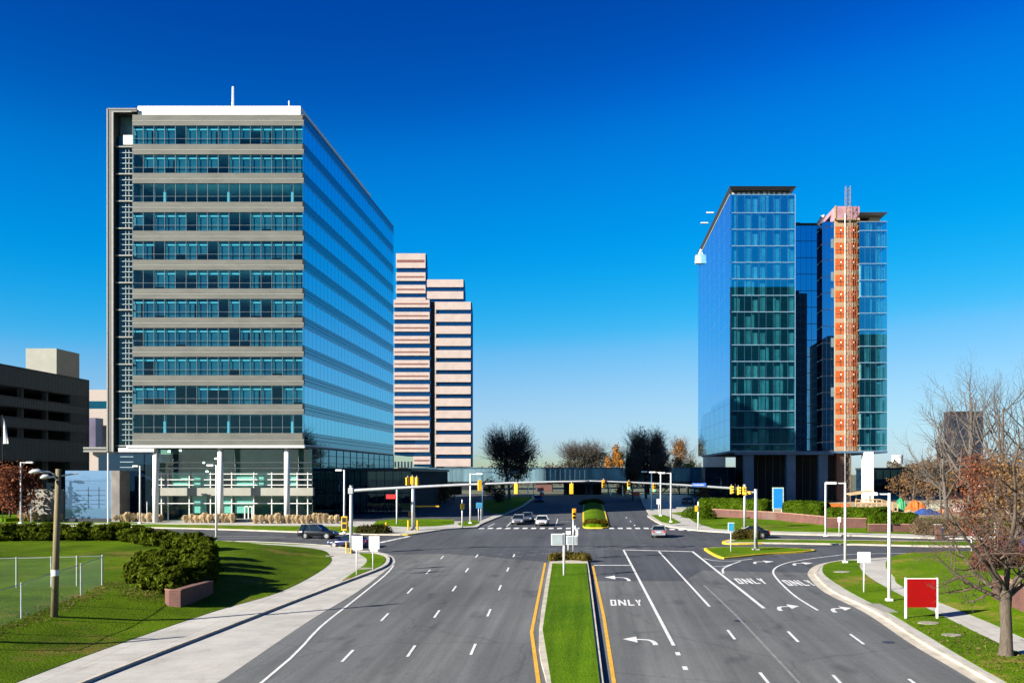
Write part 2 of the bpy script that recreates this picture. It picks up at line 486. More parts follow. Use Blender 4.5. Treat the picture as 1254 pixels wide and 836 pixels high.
def leaves(P, size, seed, aspect=1.6, out=None, droop=0.0):
    """random small four-sided leaves at points P (numpy n,3) -> vertex array"""
    r = np.random.default_rng(seed); n = len(P)
    nrm = r.normal(0, 1, (n, 3))
    if out is not None: nrm = nrm * .55 + out * 1.1
    nrm /= np.linalg.norm(nrm, axis=1)[:, None] + 1e-9
    t = r.normal(0, 1, (n, 3)); a = np.cross(nrm, t); a /= np.linalg.norm(a, axis=1)[:, None] + 1e-9
    b = np.cross(nrm, a)
    s = size * r.uniform(.55, 1.3, n)[:, None]
    a = a * s * .5 * aspect; b = b * s * .5
    return np.stack([P - a, P - b * .9, P + a, P + b * .9], 1).reshape(-1, 3)

def lobes_points(lobes, n, seed, inner=.75):
    """points in the skin of a set of half-ellipsoid lobes (x,y,z0,rx,ry,h)"""
    r = np.random.default_rng(seed)
    w = np.array([l[3] * l[4] + l[5] * (l[3] + l[4]) for l in lobes]); w = w / w.sum()
    idx = r.choice(len(lobes), n, p=w)
    L = np.array(lobes)[idx]
    d = r.normal(0, 1, (n, 3)); d[:, 2] = np.abs(d[:, 2]); d /= np.linalg.norm(d, axis=1)[:, None]
    ph = np.arctan2(d[:, 1], d[:, 0]); 
    lump = 1 + .10 * np.sin(ph * 5 + idx * 1.7) + .08 * np.sin(ph * 9 + d[:, 2] * 7 + idx) + .07 * np.sin(d[:, 2] * 11 + ph * 3)
    rad = (inner + (1.04 - inner) * r.uniform(0, 1, n) ** .6) * lump
    P = np.stack([L[:, 0] + d[:, 0] * L[:, 3] * rad, L[:, 1] + d[:, 1] * L[:, 4] * rad, L[:, 2] + d[:, 2] * L[:, 5] * rad], 1)
    return P, d

def tubes_np(polys, m, name, parent=None):
    """many thin branches (list of (pts, radii)) in one mesh"""
    mb = MB(parent.location if parent is not None else (0, 0, 0))
    for pts, rad in polys:
        n = 8 if rad[0] > .12 else (5 if rad[0] > .03 else 3)
        mb.tube(pts, rad, n, cap=False)
    return mb.build(name, m, parent, smooth=True)

def grow(r, p, d, length, rad, lvl, maxl, out, nchild, seg=4, up=.15, wob=.18, spread=.75, shrink=.62, start=.3, tips=None):
    pts = [Vector(p)]; dd = Vector(d).normalized(); rr = [rad]
    for i in range(seg):
        dd = (dd + Vector((r.gauss(0, wob), r.gauss(0, wob), r.gauss(0, wob) + up))).normalized()
        pts.append(pts[-1] + dd * (length / seg)); rr.append(rad * (1 - .72 * (i + 1) / seg))
    out.append((lvl, pts, rr))
    if tips is not None and lvl >= maxl - 1: tips.extend(pts[1:])
    if lvl >= maxl: return
    k = nchild[lvl]
    for c in range(k):
        t = start + (1 - start) * (c + r.uniform(.2, .9)) / k
        f = t * seg; i = min(int(f), seg - 1); q = pts[i].lerp(pts[i + 1], f - i)
        base = (pts[i + 1] - pts[i]).normalized()
        a = base.orthogonal().normalized(); a.rotate(Matrix.Rotation(r.uniform(0, 2 * math.pi), 3, base))
        nd = (base * (1 - spread * r.uniform(.55, 1.0)) + a * spread).normalized()
        ra = rr[i] + (rr[i + 1] - rr[i]) * (f - i)
        grow(r, q, nd, length * shrink * r.uniform(.7, 1.15) * (1.1 - .35 * t), ra * r.uniform(.5, .7), lvl + 1, maxl, out, nchild,
             max(2, seg - 1), up, wob, spread, shrink, .2, tips)

def tree(name, loc, label, height, trunk_r, bark, seed, nchild=(9, 6, 5, 3), maxl=4, up=.12, spread=.75, shrink=.55,
         leaf=None, nleaf=0, lsize=.2, group=None, start=.3, wob=.15, jit=.35, cat='tree', trunk_frac=.8, lean=(0, 0)):
    r = random.Random(seed)
    e = empty(name, loc, label, cat, group)
    out = []; tips = []
    grow(r, Vector(loc) - Vector((0, 0, .1)), (lean[0], lean[1], 1), height * trunk_frac, trunk_r, 0, maxl, out, nchild, 7, up, wob * .45, spread, shrink, start, tips)
    for l, pts, rr in out:                       # no twig thinner than it can be seen, but never a hair
        for i in range(len(rr)): rr[i] = max(rr[i], .008)
    tubes_np([(p, q) for l, p, q in out if l <= 1], bark, 'trunk', e)
    tw = [(p, q) for l, p, q in out if l >= 2]
    if leaf is None:
        tubes_np(tw, bark, 'crown', e)
    else:
        cr = tubes_np(tw, bark, 'branches', e)
        g = np.random.default_rng(seed)
        T = np.array([tuple(t) for t in tips]); T = T[g.integers(0, len(T), nleaf)] + g.normal(0, jit, (nleaf, 3))
        T -= np.array(loc)
        meshnp('crown', leaves(T, lsize, seed), 4, leaf, e)
    return e

def bush(name, lobes, n, size, m, label, cat, seed, group=None, inner=.72):
    P, d = lobes_points(lobes, n, seed, inner)
    o = meshnp(name, leaves(P, size, seed, 1.5, d), 4, m)
    return tag(o, label, cat, group)

def crown_tree(name, loc, label, height, rx, ry, cz, rz, bark, leaf, n, lsize, seed, aspect=1.6, group=None, twigs=60, lob=16, cat='tree', peak=0.0):
    """trunk and limbs carrying a crown of many small leaf clumps with gaps between them"""
    r = random.Random(seed); g = np.random.default_rng(seed)
    e = empty(name, loc, label, cat, group); out = []
    grow(r, Vector(loc) - Vector((0, 0, .1)), (0, 0, 1), height * .80, max(.14, height * .02), 0, 2, out, (11, 6, 0), 7, .1, .07, .7, .52, .15)
    for _ in range(twigs):                       # fine shoots reaching past the leaves
        a = r.uniform(0, 2 * math.pi); el = r.uniform(-.1, 1.0); d = Vector((math.cos(a) * math.cos(el), math.sin(a) * math.cos(el), math.sin(el)))
        p0 = Vector(loc) + Vector((d.x * rx * .45, d.y * ry * .45, cz + d.z * rz * .45))
        L = r.uniform(.45, .78) * (rz if el > .5 else rx) 
        grow(r, p0, d + Vector((0, 0, .35)), L, .05, 1, 2, out, (0, 5, 0), 4, .12, .12, .5, .5, .2)
    for l, pts, rr in out:
        for i in range(len(rr)): rr[i] = max(rr[i], .018)
    tubes_np([(p, q) for l, p, q in out if l == 0], M[bark], 'trunk', e)
    tubes_np([(p, q) for l, p, q in out if l >= 1], M[bark], 'branches', e)
    C = []
    for _ in range(lob):
        d = g.normal(0, 1, 3); d /= np.linalg.norm(d); q = g.uniform(.25, .80) ; s = g.uniform(.28, .46)
        C.append((d[0] * rx * q, d[1] * ry * q, cz + d[2] * rz * q, rx * s, ry * s, rz * s * .9))
    if peak: C.append((g.normal(0, .1) * rx, 0, cz + rz * .75, rx * .3, ry * .3, rz * peak))
    C = np.array(C); idx = g.integers(0, len(C), n); d = g.normal(0, 1, (n, 3)); d /= np.linalg.norm(d, axis=1)[:, None]
    rad = g.uniform(0, 1, n) ** .45 * (1 + .25 * np.sin(d[:, 0] * 7 + idx) * np.sin(d[:, 2] * 9 + idx * 2)) * np.where(g.uniform(0, 1, n) < .12, 1.3, 1.0)
    P = C[idx, :3] + d * C[idx, 3:] * rad[:, None]
    meshnp('crown', leaves(P, lsize, seed, aspect, d), 4, leaf, e)
    return e

def clipped(pts, width, height, n, label, seed, zo=.15, m=None, lsize=.17, group='clipped hedges above the brick wall'):
    """clipped hedge: rounded body along a line, roughened, with leaves all over it"""
    g = np.random.default_rng(seed); L = smooth_line(pts, 8); k = len(L)
    prof = [(-1, 0), (-1.02, .45), (-.96, .78), (-.72, .96), (-.3, 1.02), (.3, 1.02), (.72, .96), (.96, .78), (1.02, .45), (1, 0)]
    fine = []
    for a, b in zip(prof[:-1], prof[1:]):
        for j in range(3): t = j / 3; fine.append((a[0] + (b[0] - a[0]) * t, a[1] + (b[1] - a[1]) * t))
    fine.append(prof[-1]); m_ = len(fine)
    V = []
    for i, (x, y) in enumerate(L):
        a = L[max(i - 1, 0)]; b = L[min(i + 1, k - 1)]; dx, dy = b[0] - a[0], b[1] - a[1]; l = math.hypot(dx, dy); nx, ny = -dy / l, dx / l
        e_ = min(1, .55 + .45 * min(i, k - 1 - i) / 2)
        for (s, t) in fine:
            w = s * width / 2 * e_ * (1 + g.normal(0, .05)); V.append((x + nx * w, y + ny * w, G(x, y) + zo + t * height * (.75 + .25 * e_) * (1 + g.normal(0, .03))))
    V = np.array(V); Fq = []
    for i in range(k - 1):
        for j in range(m_ - 1): Fq.append((i * m_ + j, (i + 1) * m_ + j, (i + 1) * m_ + j + 1, i * m_ + j + 1))
    Fq.append(tuple(range(m_))); Fq.append(tuple(range((k - 1) * m_, k * m_))[::-1])
    q = np.array(Fq[:-2]); f = g.integers(0, len(q), n); u = g.uniform(0, 1, (n, 1)); v = g.uniform(0, 1, (n, 1))
    A, B_, C_2, D = (V[q[f, i]] for i in range(4))
    P = (A * (1 - u) + B_ * u) * (1 - v) + (D * (1 - u) + C_2 * u) * v
    nr = np.cross(B_ - A, D - A); nr /= np.linalg.norm(nr, axis=1)[:, None] + 1e-9
    c = V.mean(0); 
    P = P + nr * g.uniform(-.02, .09, (n, 1)) * np.sign((nr * (P - c)).sum(1))[:, None]
    LV = leaves(P, lsize, seed, 1.5, nr * np.sign((nr * (P - c)).sum(1))[:, None])
    me = bpy.data.meshes.new('hedge'); nv = len(V)
    me.from_pydata([tuple(p) for p in V] + [tuple(p) for p in LV], [], Fq + [tuple(nv + 4 * i + j for j in range(4)) for i in range(n)]); me.update()
    return tag(link('hedge', me, m or FG), label, 'hedge', group)
# ------------------------------------------------------------------ ground and roads
rows = [-3000, 0, YF, 6000]
V = []; Fc = []
for y in rows:
    for x in (-5000, -600, 600, 5000): V.append((x, y, G(x, y) - .08))
for i in range(3):
    for j in range(3): Fc.append((i * 4 + j, i * 4 + j + 1, (i + 1) * 4 + j + 1, (i + 1) * 4 + j))
struct('ground', MB().add(V, Fc), M['earth'], 'dull green and brown open ground reaching the horizon')

def rect(x0, x1, y0, y1): return [(x0, y0), (x1, y0), (x1, y1), (x0, y1)]
rd = MB().slab([(-300, 150), (-300, 60), (-60, -60), (60, -60), (300, 60), (300, 150), (40, 250), (-40, 250)], 0, None)
struct('road', rd, M['road'], 'grey asphalt of the wide road and its crossing', 'road')
rd2 = MB().slab(pxl([(540, 677.5), (478, 679), (463, 675), (440, 673), (400, 667)]) + [(-250, 152), (-250, 178)] + [(-20, 140), (-16, 249), (12, 249), (11, 140), (60, 122), (250, 119), (250, 98)] +
                pxl([(1254, 686), (1100, 687), (1050, 691), (1003, 701), (945, 700), (860, 698), (838, 711), (726, 711), (722, 685), (678, 685), (672, 688), (570, 679)]), .004, None)
struct('crossing', rd2, M['road_dark'], 'newer dark asphalt of the crossing and the side roads', 'road')

# --- near left corner
kerbL = smooth_line([(-24.2, 10), (-23.6, 30)] + pxl([(107, 836), (262, 775.6), (350.6, 741), (415.5, 716), (466, 697), (476.5, 689), (475, 682), (463, 678), (445, 675.5), (400, 668.5), (320, 664.3), (263, 663)]) + [(-80, 124), (-140, 134), (-250, 152)], 4)
blockL = kerbL + [(-250, 10)]
struct('pavement', MB().slab(blockL, .13, -.1), M['paving'], 'pale concrete pavement curving round the near left corner', 'pavement')
struct('kerb', MB().strip(kerbL, -.02, .20, .15, -.1), M['kerb'], 'concrete kerb of the near left corner', 'kerb')
i0 = [i for i, p in enumerate(kerbL) if p[1] < 103 and p[0] > -24.5]
shR = smooth_line([(-17.6, 10), (-17.2, 30)] + pxl([(265, 836), (280, 827), (379, 759.5), (438, 724), (477.6, 694), (484, 687.5), (479, 680), (461, 674.5), (445, 673.5)]), 4)
sh = shR + [p for p in reversed([kerbL[i] for i in range(len(kerbL)) if i < 8 * 4 + 8 and kerbL[i][1] < 106])]
struct('shoulder', MB().slab(sh, .008, None), M['shoulder'], 'wide pale concrete shoulder between kerb and asphalt on the left', 'road')

walkL = smooth_line(pxl([(32, 834), (127, 797.6), (257, 752.4), (339, 728), (384, 706), (405, 690), (403.5, 681), (395, 675), (365, 670.6), (308, 667)]) + [(-50, 118.5), (-80, 122.3), (-140, 132), (-250, 150)], 4)
walkL = [(-26.4, 10), (-26.1, 30)] + walkL
lawnL = walkL + [(-250, 10)]
def hillL(x, y):
    d = seg_dist((x, y), walkL)
    t = max(0, min(1, d / 9)); return 1.15 * t * t * (3 - 2 * t)
def GL(x, y): return G(x, y) + .15 + (hillL(x, y) if inside((x, y), lawnL) else 0)
def PH(u, v):
    """point on the raised left lawn seen at photo pixel u,v"""
    x, y = px(u, v)
    for _ in range(12):
        y2 = (H - GL(x, y)) * F / (v - CY); y = .5 * y + .5 * y2; x = ax(u, y)
    return x, y, GL(x, y)
lawn('lawn', [p for p in lawnL if p[0] > -120] + [], M['grass_hill'], 'grassy bank inside the left pavement with brownish dry patches', hillL, 2.2) if False else None
lawnLn = walkL[:-3] + [(-110, 127), (-110, 10)]
lawn('lawn', lawnLn, M['grass_hill'], 'grassy bank inside the left pavement with dry patches', hillL, 2.4)
flat = lambda x, y: 0
stripL = pxl([(395, 668.9), (320, 665.3), (263, 664)]) + [(-80, 124.3), (-110, 128.5), (-110, 127.2), (-80, 123.2), (-55, 119.5)] + pxl([(308, 665.8), (365, 668.2)])
lawn('lawn', stripL, M['grass'], 'thin grass strip between left pavement and side street', flat, 1.2)
islL = smooth_line(pxl([(440, 679.5), (449, 686), (445, 694), (419, 713), (440, 704.5), (464, 695), (471.5, 689), (470.5, 683), (460, 679.8), (448, 678.6)]), 3, True)
lawn('lawn', islL, M['grass'], 'small grass tip inside the kerb at the near left corner', flat, .9, .16)

# --- far left block
kerbFL = [(-250, 176), (-140, 156), (-80, 143)] + pxl([(223, 647.3), (320, 650.3), (400, 653.3), (463, 655), (500, 655), (516, 653), (545, 648.8), (574, 646.9), (584, 646), (592, 641)]) + [(-14.5, 170), (-13.4, 195), (-13, 231), (-13, 249)]
kerbFLs = smooth_line(kerbFL, 3)
blockFL = kerbFLs + [(-250, 249)]
struct('pavement', MB().slab(blockFL, .13, -.1), M['paving'], 'concrete pavement of the far left corner by the glass tower', 'pavement')
struct('kerb', MB().strip(kerbFLs, -.02, .2, .15, -.1), M['kerb'], 'concrete kerb of the far left corner', 'kerb')
struct('kerb', MB().strip(smooth_line(pxl([(493, 655.2), (502, 655), (513, 653.4)]), 4), -.04, .30, .156, -.1), M['yellow_kerb'], 'yellow painted kerb at the far left corner', 'kerb')
lawn('lawn', pxl([(225, 646.7), (320, 649.6), (400, 652.5), (440, 653.4), (440, 645.5), (320, 644.5), (250, 643.5), (200, 643)]) + [(-80, 145.5), (-80, 144)], M['grass'], 'grass strip in front of the glass tower lobby', flat, 2)
lawn('lawn', pxl([(0, 641.5), (120, 641), (200, 642.6), (130, 638.5), (0, 637)]), M['grass'], 'grass strip in front of the blue glass wall', flat, 2)
lawn('lawn', pxl([(455, 644.2), (500, 646), (535, 645), (556, 642.5), (556, 636.6), (520, 636), (480, 636.5), (462, 638.5)]), M['grass'], 'grass patch behind the yellow hydrant at the far left corner', flat, 2)
lawn('lawn', pxl([(566, 645.6), (580, 644.5), (588, 640), (580, 637), (566, 639.5), (560, 642)]), M['grass'], 'small grass patch under the white lamp at the far left corner', flat, 1.4)
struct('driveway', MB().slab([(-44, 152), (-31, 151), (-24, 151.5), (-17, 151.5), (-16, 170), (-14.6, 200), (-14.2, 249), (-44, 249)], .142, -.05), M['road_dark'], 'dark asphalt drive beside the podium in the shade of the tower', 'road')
lawn('lawn', [(-17, 170), (-14.9, 170), (-13.8, 195), (-13.6, 235), (-22, 235), (-24, 200)], M['grass'], 'shaded verge beside the far road', flat, 3, .17)
lawn('lawn', [(-180, 165), (-88, 150), (-83, 154), (-88, 158), (-110, 230), (-180, 230)], M['grass'], 'lawn in front of the parking garage', lambda x, y: .5, 6, .17)

# --- far right block
kerbFR = [(12, 249), (10.5, 200), (9.8, 169)] + pxl([(793, 632.5), (809, 642), (825, 646), (856, 650), (895, 652.4), (941, 654), (1054, 656.6), (1254, 661)]) + [(120, 117), (250, 116)]
kerbFRs = smooth_line(kerbFR, 3)
blockFR = kerbFRs + [(250, 249)]
struct('pavement', MB().slab(blockFR, .13, -.1), M['paving'], 'concrete pavement of the far right corner', 'pavement')
struct('kerb', MB().strip(kerbFRs, -.02, .2, .15, -.1), M['kerb'], 'pale kerb of the far right corner', 'kerb')
lawnFR = pxl([(875, 648.3), (900, 650), (941, 651.2), (1054, 653.6), (1254, 658)]) + [(80, 119.5), (80, 150), (45, 165), (16, 176), (13.5, 172)] + pxl([(842, 634), (852, 641)])
lawn('lawn', lawnFR, M['grass'], 'lawn sloping up to the low brick wall on the far right corner', flat, 3)
lawn('lawn', pxl([(797, 631), (810, 640), (822, 642.3), (834, 641), (822, 634), (812, 631)]), M['grass'], 'small grass piece under two white lamps at the far right corner', flat, 1.5)
struct('worksite', MB().slab([(24, 170), (140, 128), (140, 249), (24, 249)], .16, -.05), mat('packed earth', (.36, .27, .15), .95, var=.25, scale=.3), 'bare earth of the building site behind the brick wall')

# --- side road median, triangle, near right block
cm = smooth_line(pxl([(888, 664), (905, 660.6), (932, 661), (1054, 662.3), (1254, 664.4)]) + [(120, 112), (250, 112)], 3) + smooth_line([(250, 107), (120, 108)] + pxl([(1254, 670.5), (1054, 667.5), (932, 665.6), (893, 666.2), (888, 664.8)]), 3)
struct('kerb', MB().slab(cm, .15, -.1), M['kerb'], 'pale kerb round the side street median on the right', 'kerb')
cmi = smooth_line(pxl([(894, 664), (908, 661.3), (932, 661.7), (1054, 662.9), (1254, 665)]) + [(120, 111.4), (250, 111.4)], 2) + smooth_line([(250, 107.5), (120, 108.6)] + pxl([(1254, 669.9), (1054, 666.8), (932, 664.9), (897, 665.3)]), 2)
lawn('lawn', cmi, M['grass'], 'grass of the long median in the side street on the right', flat, 2.5, .16)
struct('kerb', MB().strip(smooth_line(pxl([(932, 665.7), (895, 666.3), (888, 664.4), (896, 661.9)]), 4), -.04, .36, .158, -.1), M['yellow_kerb'], 'yellow nose of the side street median', 'kerb')
ti = smooth_line(pxl([(862.5, 673.3), (880, 683), (896, 683.4), (936, 679.4), (985, 676.4), (997.5, 674.8), (990, 673.4), (955, 671.5), (907, 670.8), (870, 671.8)]), 4, True)
struct('kerb', MB().slab(ti, .15, -.1), M['yellow_kerb'], 'yellow kerb round the triangular traffic island', 'kerb')
cxm = sum(p[0] for p in ti) / len(ti); cym = sum(p[1] for p in ti) / len(ti)
tii = offset(ti + [ti[0]], .3)[:-1]
if not inside(tii[10], ti): tii = offset(ti + [ti[0]], -.3)[:-1]
lawn('lawn', tii, M['grass'], 'grass of the triangular traffic island', flat, 1.2, .165)

kerbR = smooth_line([(250, 97), (90, 100)] + pxl([(1254, 680), (1191, 680), (1134, 681), (1097, 683), (1058, 685.5), (1030, 687.3), (1008, 692), (998.5, 700), (1001, 708), (1020, 725), (1071, 750), (1128, 787), (1196, 826)]) + [(18.0, 30), (17.8, 10)], 4)
blockR = kerbR + [(250, 10)]
struct('pavement', MB().slab(blockR, .13, -.1), M['paving'], 'concrete pavement of the near right corner', 'pavement')
struct('kerb', MB().strip(kerbR, -.02, .22, .15, -.1), M['kerb'], 'buff concrete kerb of the near right corner', 'kerb')
struct('gutter', MB().strip(kerbR, -.62, -.02, .009), M['kerb'], 'buff concrete gutter along the right kerb', 'road')
rl1 = smooth_line([(18.5, 10), (18.6, 30)] + pxl([(1210, 826), (1130, 777.5), (1081, 748), (1038, 725), (1011.5, 707), (1007, 698), (1013, 691.5), (1035, 687.8), (1050, 687.6)]), 4) + smooth_line(pxl([(1053, 691), (1053, 697), (1064, 708), (1097.6, 727.5), (1222, 789.6)]) + [(22, 30), (22, 10)], 4)
lawn('lawn', rl1, M['grass'], 'grass strip with a tree between right kerb and pavement', flat, 1.6)
rl2 = smooth_line([(24.1, 10), (24.1, 30)] + pxl([(1254, 784), (1210, 764), (1106, 720.5), (1095, 708), (1085, 697), (1087, 690), (1100, 685.8), (1134, 683.3), (1191, 682.2)]) + [(45, 98), (80, 97)], 4) + [(80, 10)]
lawn('lawn', rl2, M['grass'], 'lawn to the right of the curving pavement below the brick wall', lambda x, y: .5 * min(1, max(0, (x - 25) / 6)), 2.2)

# --- the two medians of the main road
m1 = [(-.3, 18)] + pxl([(669, 836), (660, 773.6), (673, 690), (676, 686.5), (683, 684.3), (700, 683.6), (713, 684.5), (720, 690), (739, 836)]) + [(1.0, 18)]
m1s = smooth_line([m1[0], m1[1]], 3)[:-1] + smooth_line(m1[1:-1], 4) + [m1[-1]]
struct('kerb', MB().slab(m1s, .15, -.1), M['kerb'], 'pale kerb round the near grass median', 'kerb')
m1i = [(.0, 18)] + pxl([(674.5, 836), (664.5, 773.6), (676.3, 692), (717.8, 692), (734, 836)]) + [(.7, 18)]
lawn('lawn', m1i, M['grass_mow'], 'mown bright grass of the near median', lambda x, y: .05, .9, .16)
m2 = smooth_line(pxl([(713.5, 640), (714, 645), (718, 646.8), (730, 647), (741, 646.8), (745.5, 645), (744.5, 640)]) + [(2.5, 172), (2.3, 200), (1.8, 204), (-1.2, 204), (-1.6, 200), (-1.5, 172)], 3, True)
struct('kerb', MB().slab(m2, .16, -.1), M['yellow_kerb'], 'yellow kerb round the far grass median', 'kerb')
cx2 = .4; m2i = [(cx2 + (x - cx2) * .86, 171 + (y - 171) * .985) for x, y in m2]
lawn('lawn', m2i, M['grass'], 'domed grass of the far median', lambda x, y: .45 * max(0, 1 - ((x - .4) / 1.9) ** 2), 1.0, .17)

# --- painted lines, each about 4 mm above its asphalt
def line(pts, w, z=.013, m='white', label='white lane line', mb=None):
    b = (mb or MB()).strip(pts, -w / 2, w / 2, z)
    return b
def dashes(a, b, period, length, w, name, label, y0, y1, ph=0):
    mb = MB(); y = y0 + ph
    while y < y1:
        t = lambda q: (a[0] + (b[0] - a[0]) * (q - a[1]) / (b[1] - a[1]), q)
        mb.strip([t(y), t(y + length)], -w / 2, w / 2, .013); y += period
    struct(name, mb, M['white'], label, 'road marking')
dashes(px(429.6, 798.5), px(542.5, 681), 12.15, 3.0, .15, 'lane_line', 'broken white lane line nearest the left shoulder', 15, 104, 12.15 * 3 - 1.6 - 15 + 15 - 12.15 * 2)
dashes(px(504.4, 795.6), px(583, 681.7), 12.15, 3.0, .15, 'lane_line', 'second broken white lane line from the left', 15, 104, 11.8)
dashes(px(579.9, 793.5), px(628, 683), 12.15, 3.0, .15, 'lane_line', 'broken white lane line nearest the median on the left road', 15, 104, 12.3)
struct('edge_line', line(smooth_line([(-14.2, 10)] + pxl([(322, 834), (392.7, 767), (432, 736), (471.5, 704), (482, 692)]), 4), .16), M['white'], 'solid white edge line beside the left shoulder', 'road marking')
struct('edge_line', line([(-1.0, 18)] + pxl([(659.5, 836), (651, 773.6), (667.7, 689)]), .2), M['yellow'], 'orange edge line left of the near median', 'road marking')
struct('edge_line', line([(1.75, 18)] + pxl([(752, 836), (739, 752.5), (726, 692.7)]), .2), M['yellow'], 'orange edge line right of the near median', 'road marking')
l1 = MB(); line(pxl([(763.4, 672.8), (825, 790)]), .2, mb=l1)
for a in ((831, 802), (840, 820)): p = px(*a); l1.strip([p, (p[0], p[1] + .8)], -.12, .12, .013)
p = px(849, 839)
struct('lane_line', l1, M['white'], 'solid white line right of the left turn lane', 'road marking')
struct('lane_line', line(pxl([(806.7, 674.7), (869, 742.4)]), .18), M['white'], 'solid white line between the two straight lanes', 'road marking')
struct('lane_line', line(pxl([(848, 675), (935.6, 744.5)]), .24), M['white'], 'solid white line left of the right turn lanes', 'road marking')
d2 = MB(); a, b = px(869, 742.4), px(806.7, 674.7)
for (u0, v0), (u1, v1) in (((891, 771), (900, 782.5)), ((930.5, 823), (941, 836))): d2.strip([px(u0, v0), px(u1, v1)], -.08, .08, .013)
struct('lane_line', d2, M['white'], 'broken white line between the straight lanes', 'road marking')
d3 = MB()
for (u0, v0), (u1, v1) in (((965, 772.7), (977.6, 785.6)), ((1020, 826), (1034, 841))): d3.strip([px(u0, v0), px(u1, v1)], -.08, .08, .013)
struct('lane_line', d3, M['white'], 'broken white line left of the inner right turn lane', 'road marking')
d4 = MB()
for (u0, v0), (u1, v1) in (((1041, 776), (1058, 788.5)), ((1113, 831), (1133, 846))): d4.strip([px(u0, v0), px(u1, v1)], -.08, .08, .013)
struct('lane_line', d4, M['white'], 'broken white line nearest the right kerb', 'road marking')
struct('lane_line', line(smooth_line(pxl([(1180, 676.2), (1054, 678), (1015, 681), (975, 686.5), (955, 692), (947, 699), (952, 709), (973, 729), (1001.6, 747)]), 5), .17), M['white'], 'curved white line between the two right turn lanes', 'road marking')
struct('stop_line', line(pxl([(763, 672.9), (848, 675.1)]), .5), M['white'], 'white stop line of the straight lanes', 'road marking')
struct('stop_line', line(pxl([(727, 691.8), (774, 691.8)]), .45), M['white'], 'white stop line of the left turn lane', 'road marking')
gore = MB()
line(smooth_line(pxl([(862, 683.5), (873, 685.8), (890, 686.8), (905, 686), (921, 684)]), 4), .18, mb=gore)
line(smooth_line(pxl([(874, 693), (886, 693.2), (896, 690.5), (907, 686.8)]), 4), .18, mb=gore)
line(smooth_line(pxl([(886, 702), (885, 697.5), (888, 694.5), (896, 691)]), 4), .18, .017, mb=gore)
struct('gore_line', gore, M['white'], 'white wedge lines by the triangular traffic island', 'road marking')
struct('joint', line(smooth_line(pxl([(862, 716), (900, 752), (940, 794), (979, 836)]), 3), .16), M['seal'], 'pale sealed joint running along the right road', 'road marking')
xw = MB()
u = 590.0
while u < 850:
    if not 711 < u < 749:
        v = 646.6 + max(0, u - 800) * .05
        x, y = px(u, v); xw.strip([(x, y - 1.2), (x, y + 1.2)], -.34, .34, .013)
    u += 10.6
struct('crosswalk', xw, M['white'], 'row of white crosswalk bars across the far side of the crossing', 'road marking')
xw2 = MB()
for k in range(5):
    x, y = px(466 + k * 6.5, 664 - k * 1.4); xw2.strip([(x, y - .3), (x + .4, y + 2.6)], -.3, .3, .013)
struct('crosswalk', xw2, M['white'], 'worn white crosswalk bars at the near left corner', 'road marking')
fl = MB()
line([px(597, 645), px(606, 640.5)], .15, mb=fl); line([px(620, 645), px(627, 638)], .15, mb=fl); line([px(680.5, 644), px(683, 635)], .15, mb=fl)
line([px(687, 638.3), px(699, 638.3)], .3, mb=fl)
for k in range(3): p = px(767 + k * 5, 634 + k * 4.7); fl.strip([p, (p[0] + .1, p[1] + 2)], -.1, .1, .013)
struct('lane_line', fl, M['white'], 'white lane lines beyond the crosswalk', 'road marking')
gd = MB()
for k in range(16):
    t = k / 15; u = 583 + 330 * t; v = 681 - 24 * t + 15 * t * t - 4 * math.sin(t * math.pi)
    p = px(u, v); gd.strip([p, (p[0] + .9, p[1] + .25)], -.07, .07, .013)
for k in range(14):
    t = k / 13; u = 628 + 230 * t; v = 681 - 24 * t + 14 * t * t
    p = px(u, v); gd.strip([p, (p[0] + .9, p[1] + .25)], -.07, .07, .013)
struct('guide_line', gd, mat('worn paint', (.34, .345, .345), .8), 'faint dotted turning guides across the crossing', 'road marking')
sd = MB()
line([(-45, 125), (-80, 132.5), (-140, 145)], .15, mb=sd); line([(-38, 124.2), (-45, 125.4)], .15, mb=sd); line([(-33, 121.5), (-45, 122.6), (-80, 129)], .12, mb=sd)
struct('lane_line', sd, M['white'], 'white line along the left side street', 'road marking')

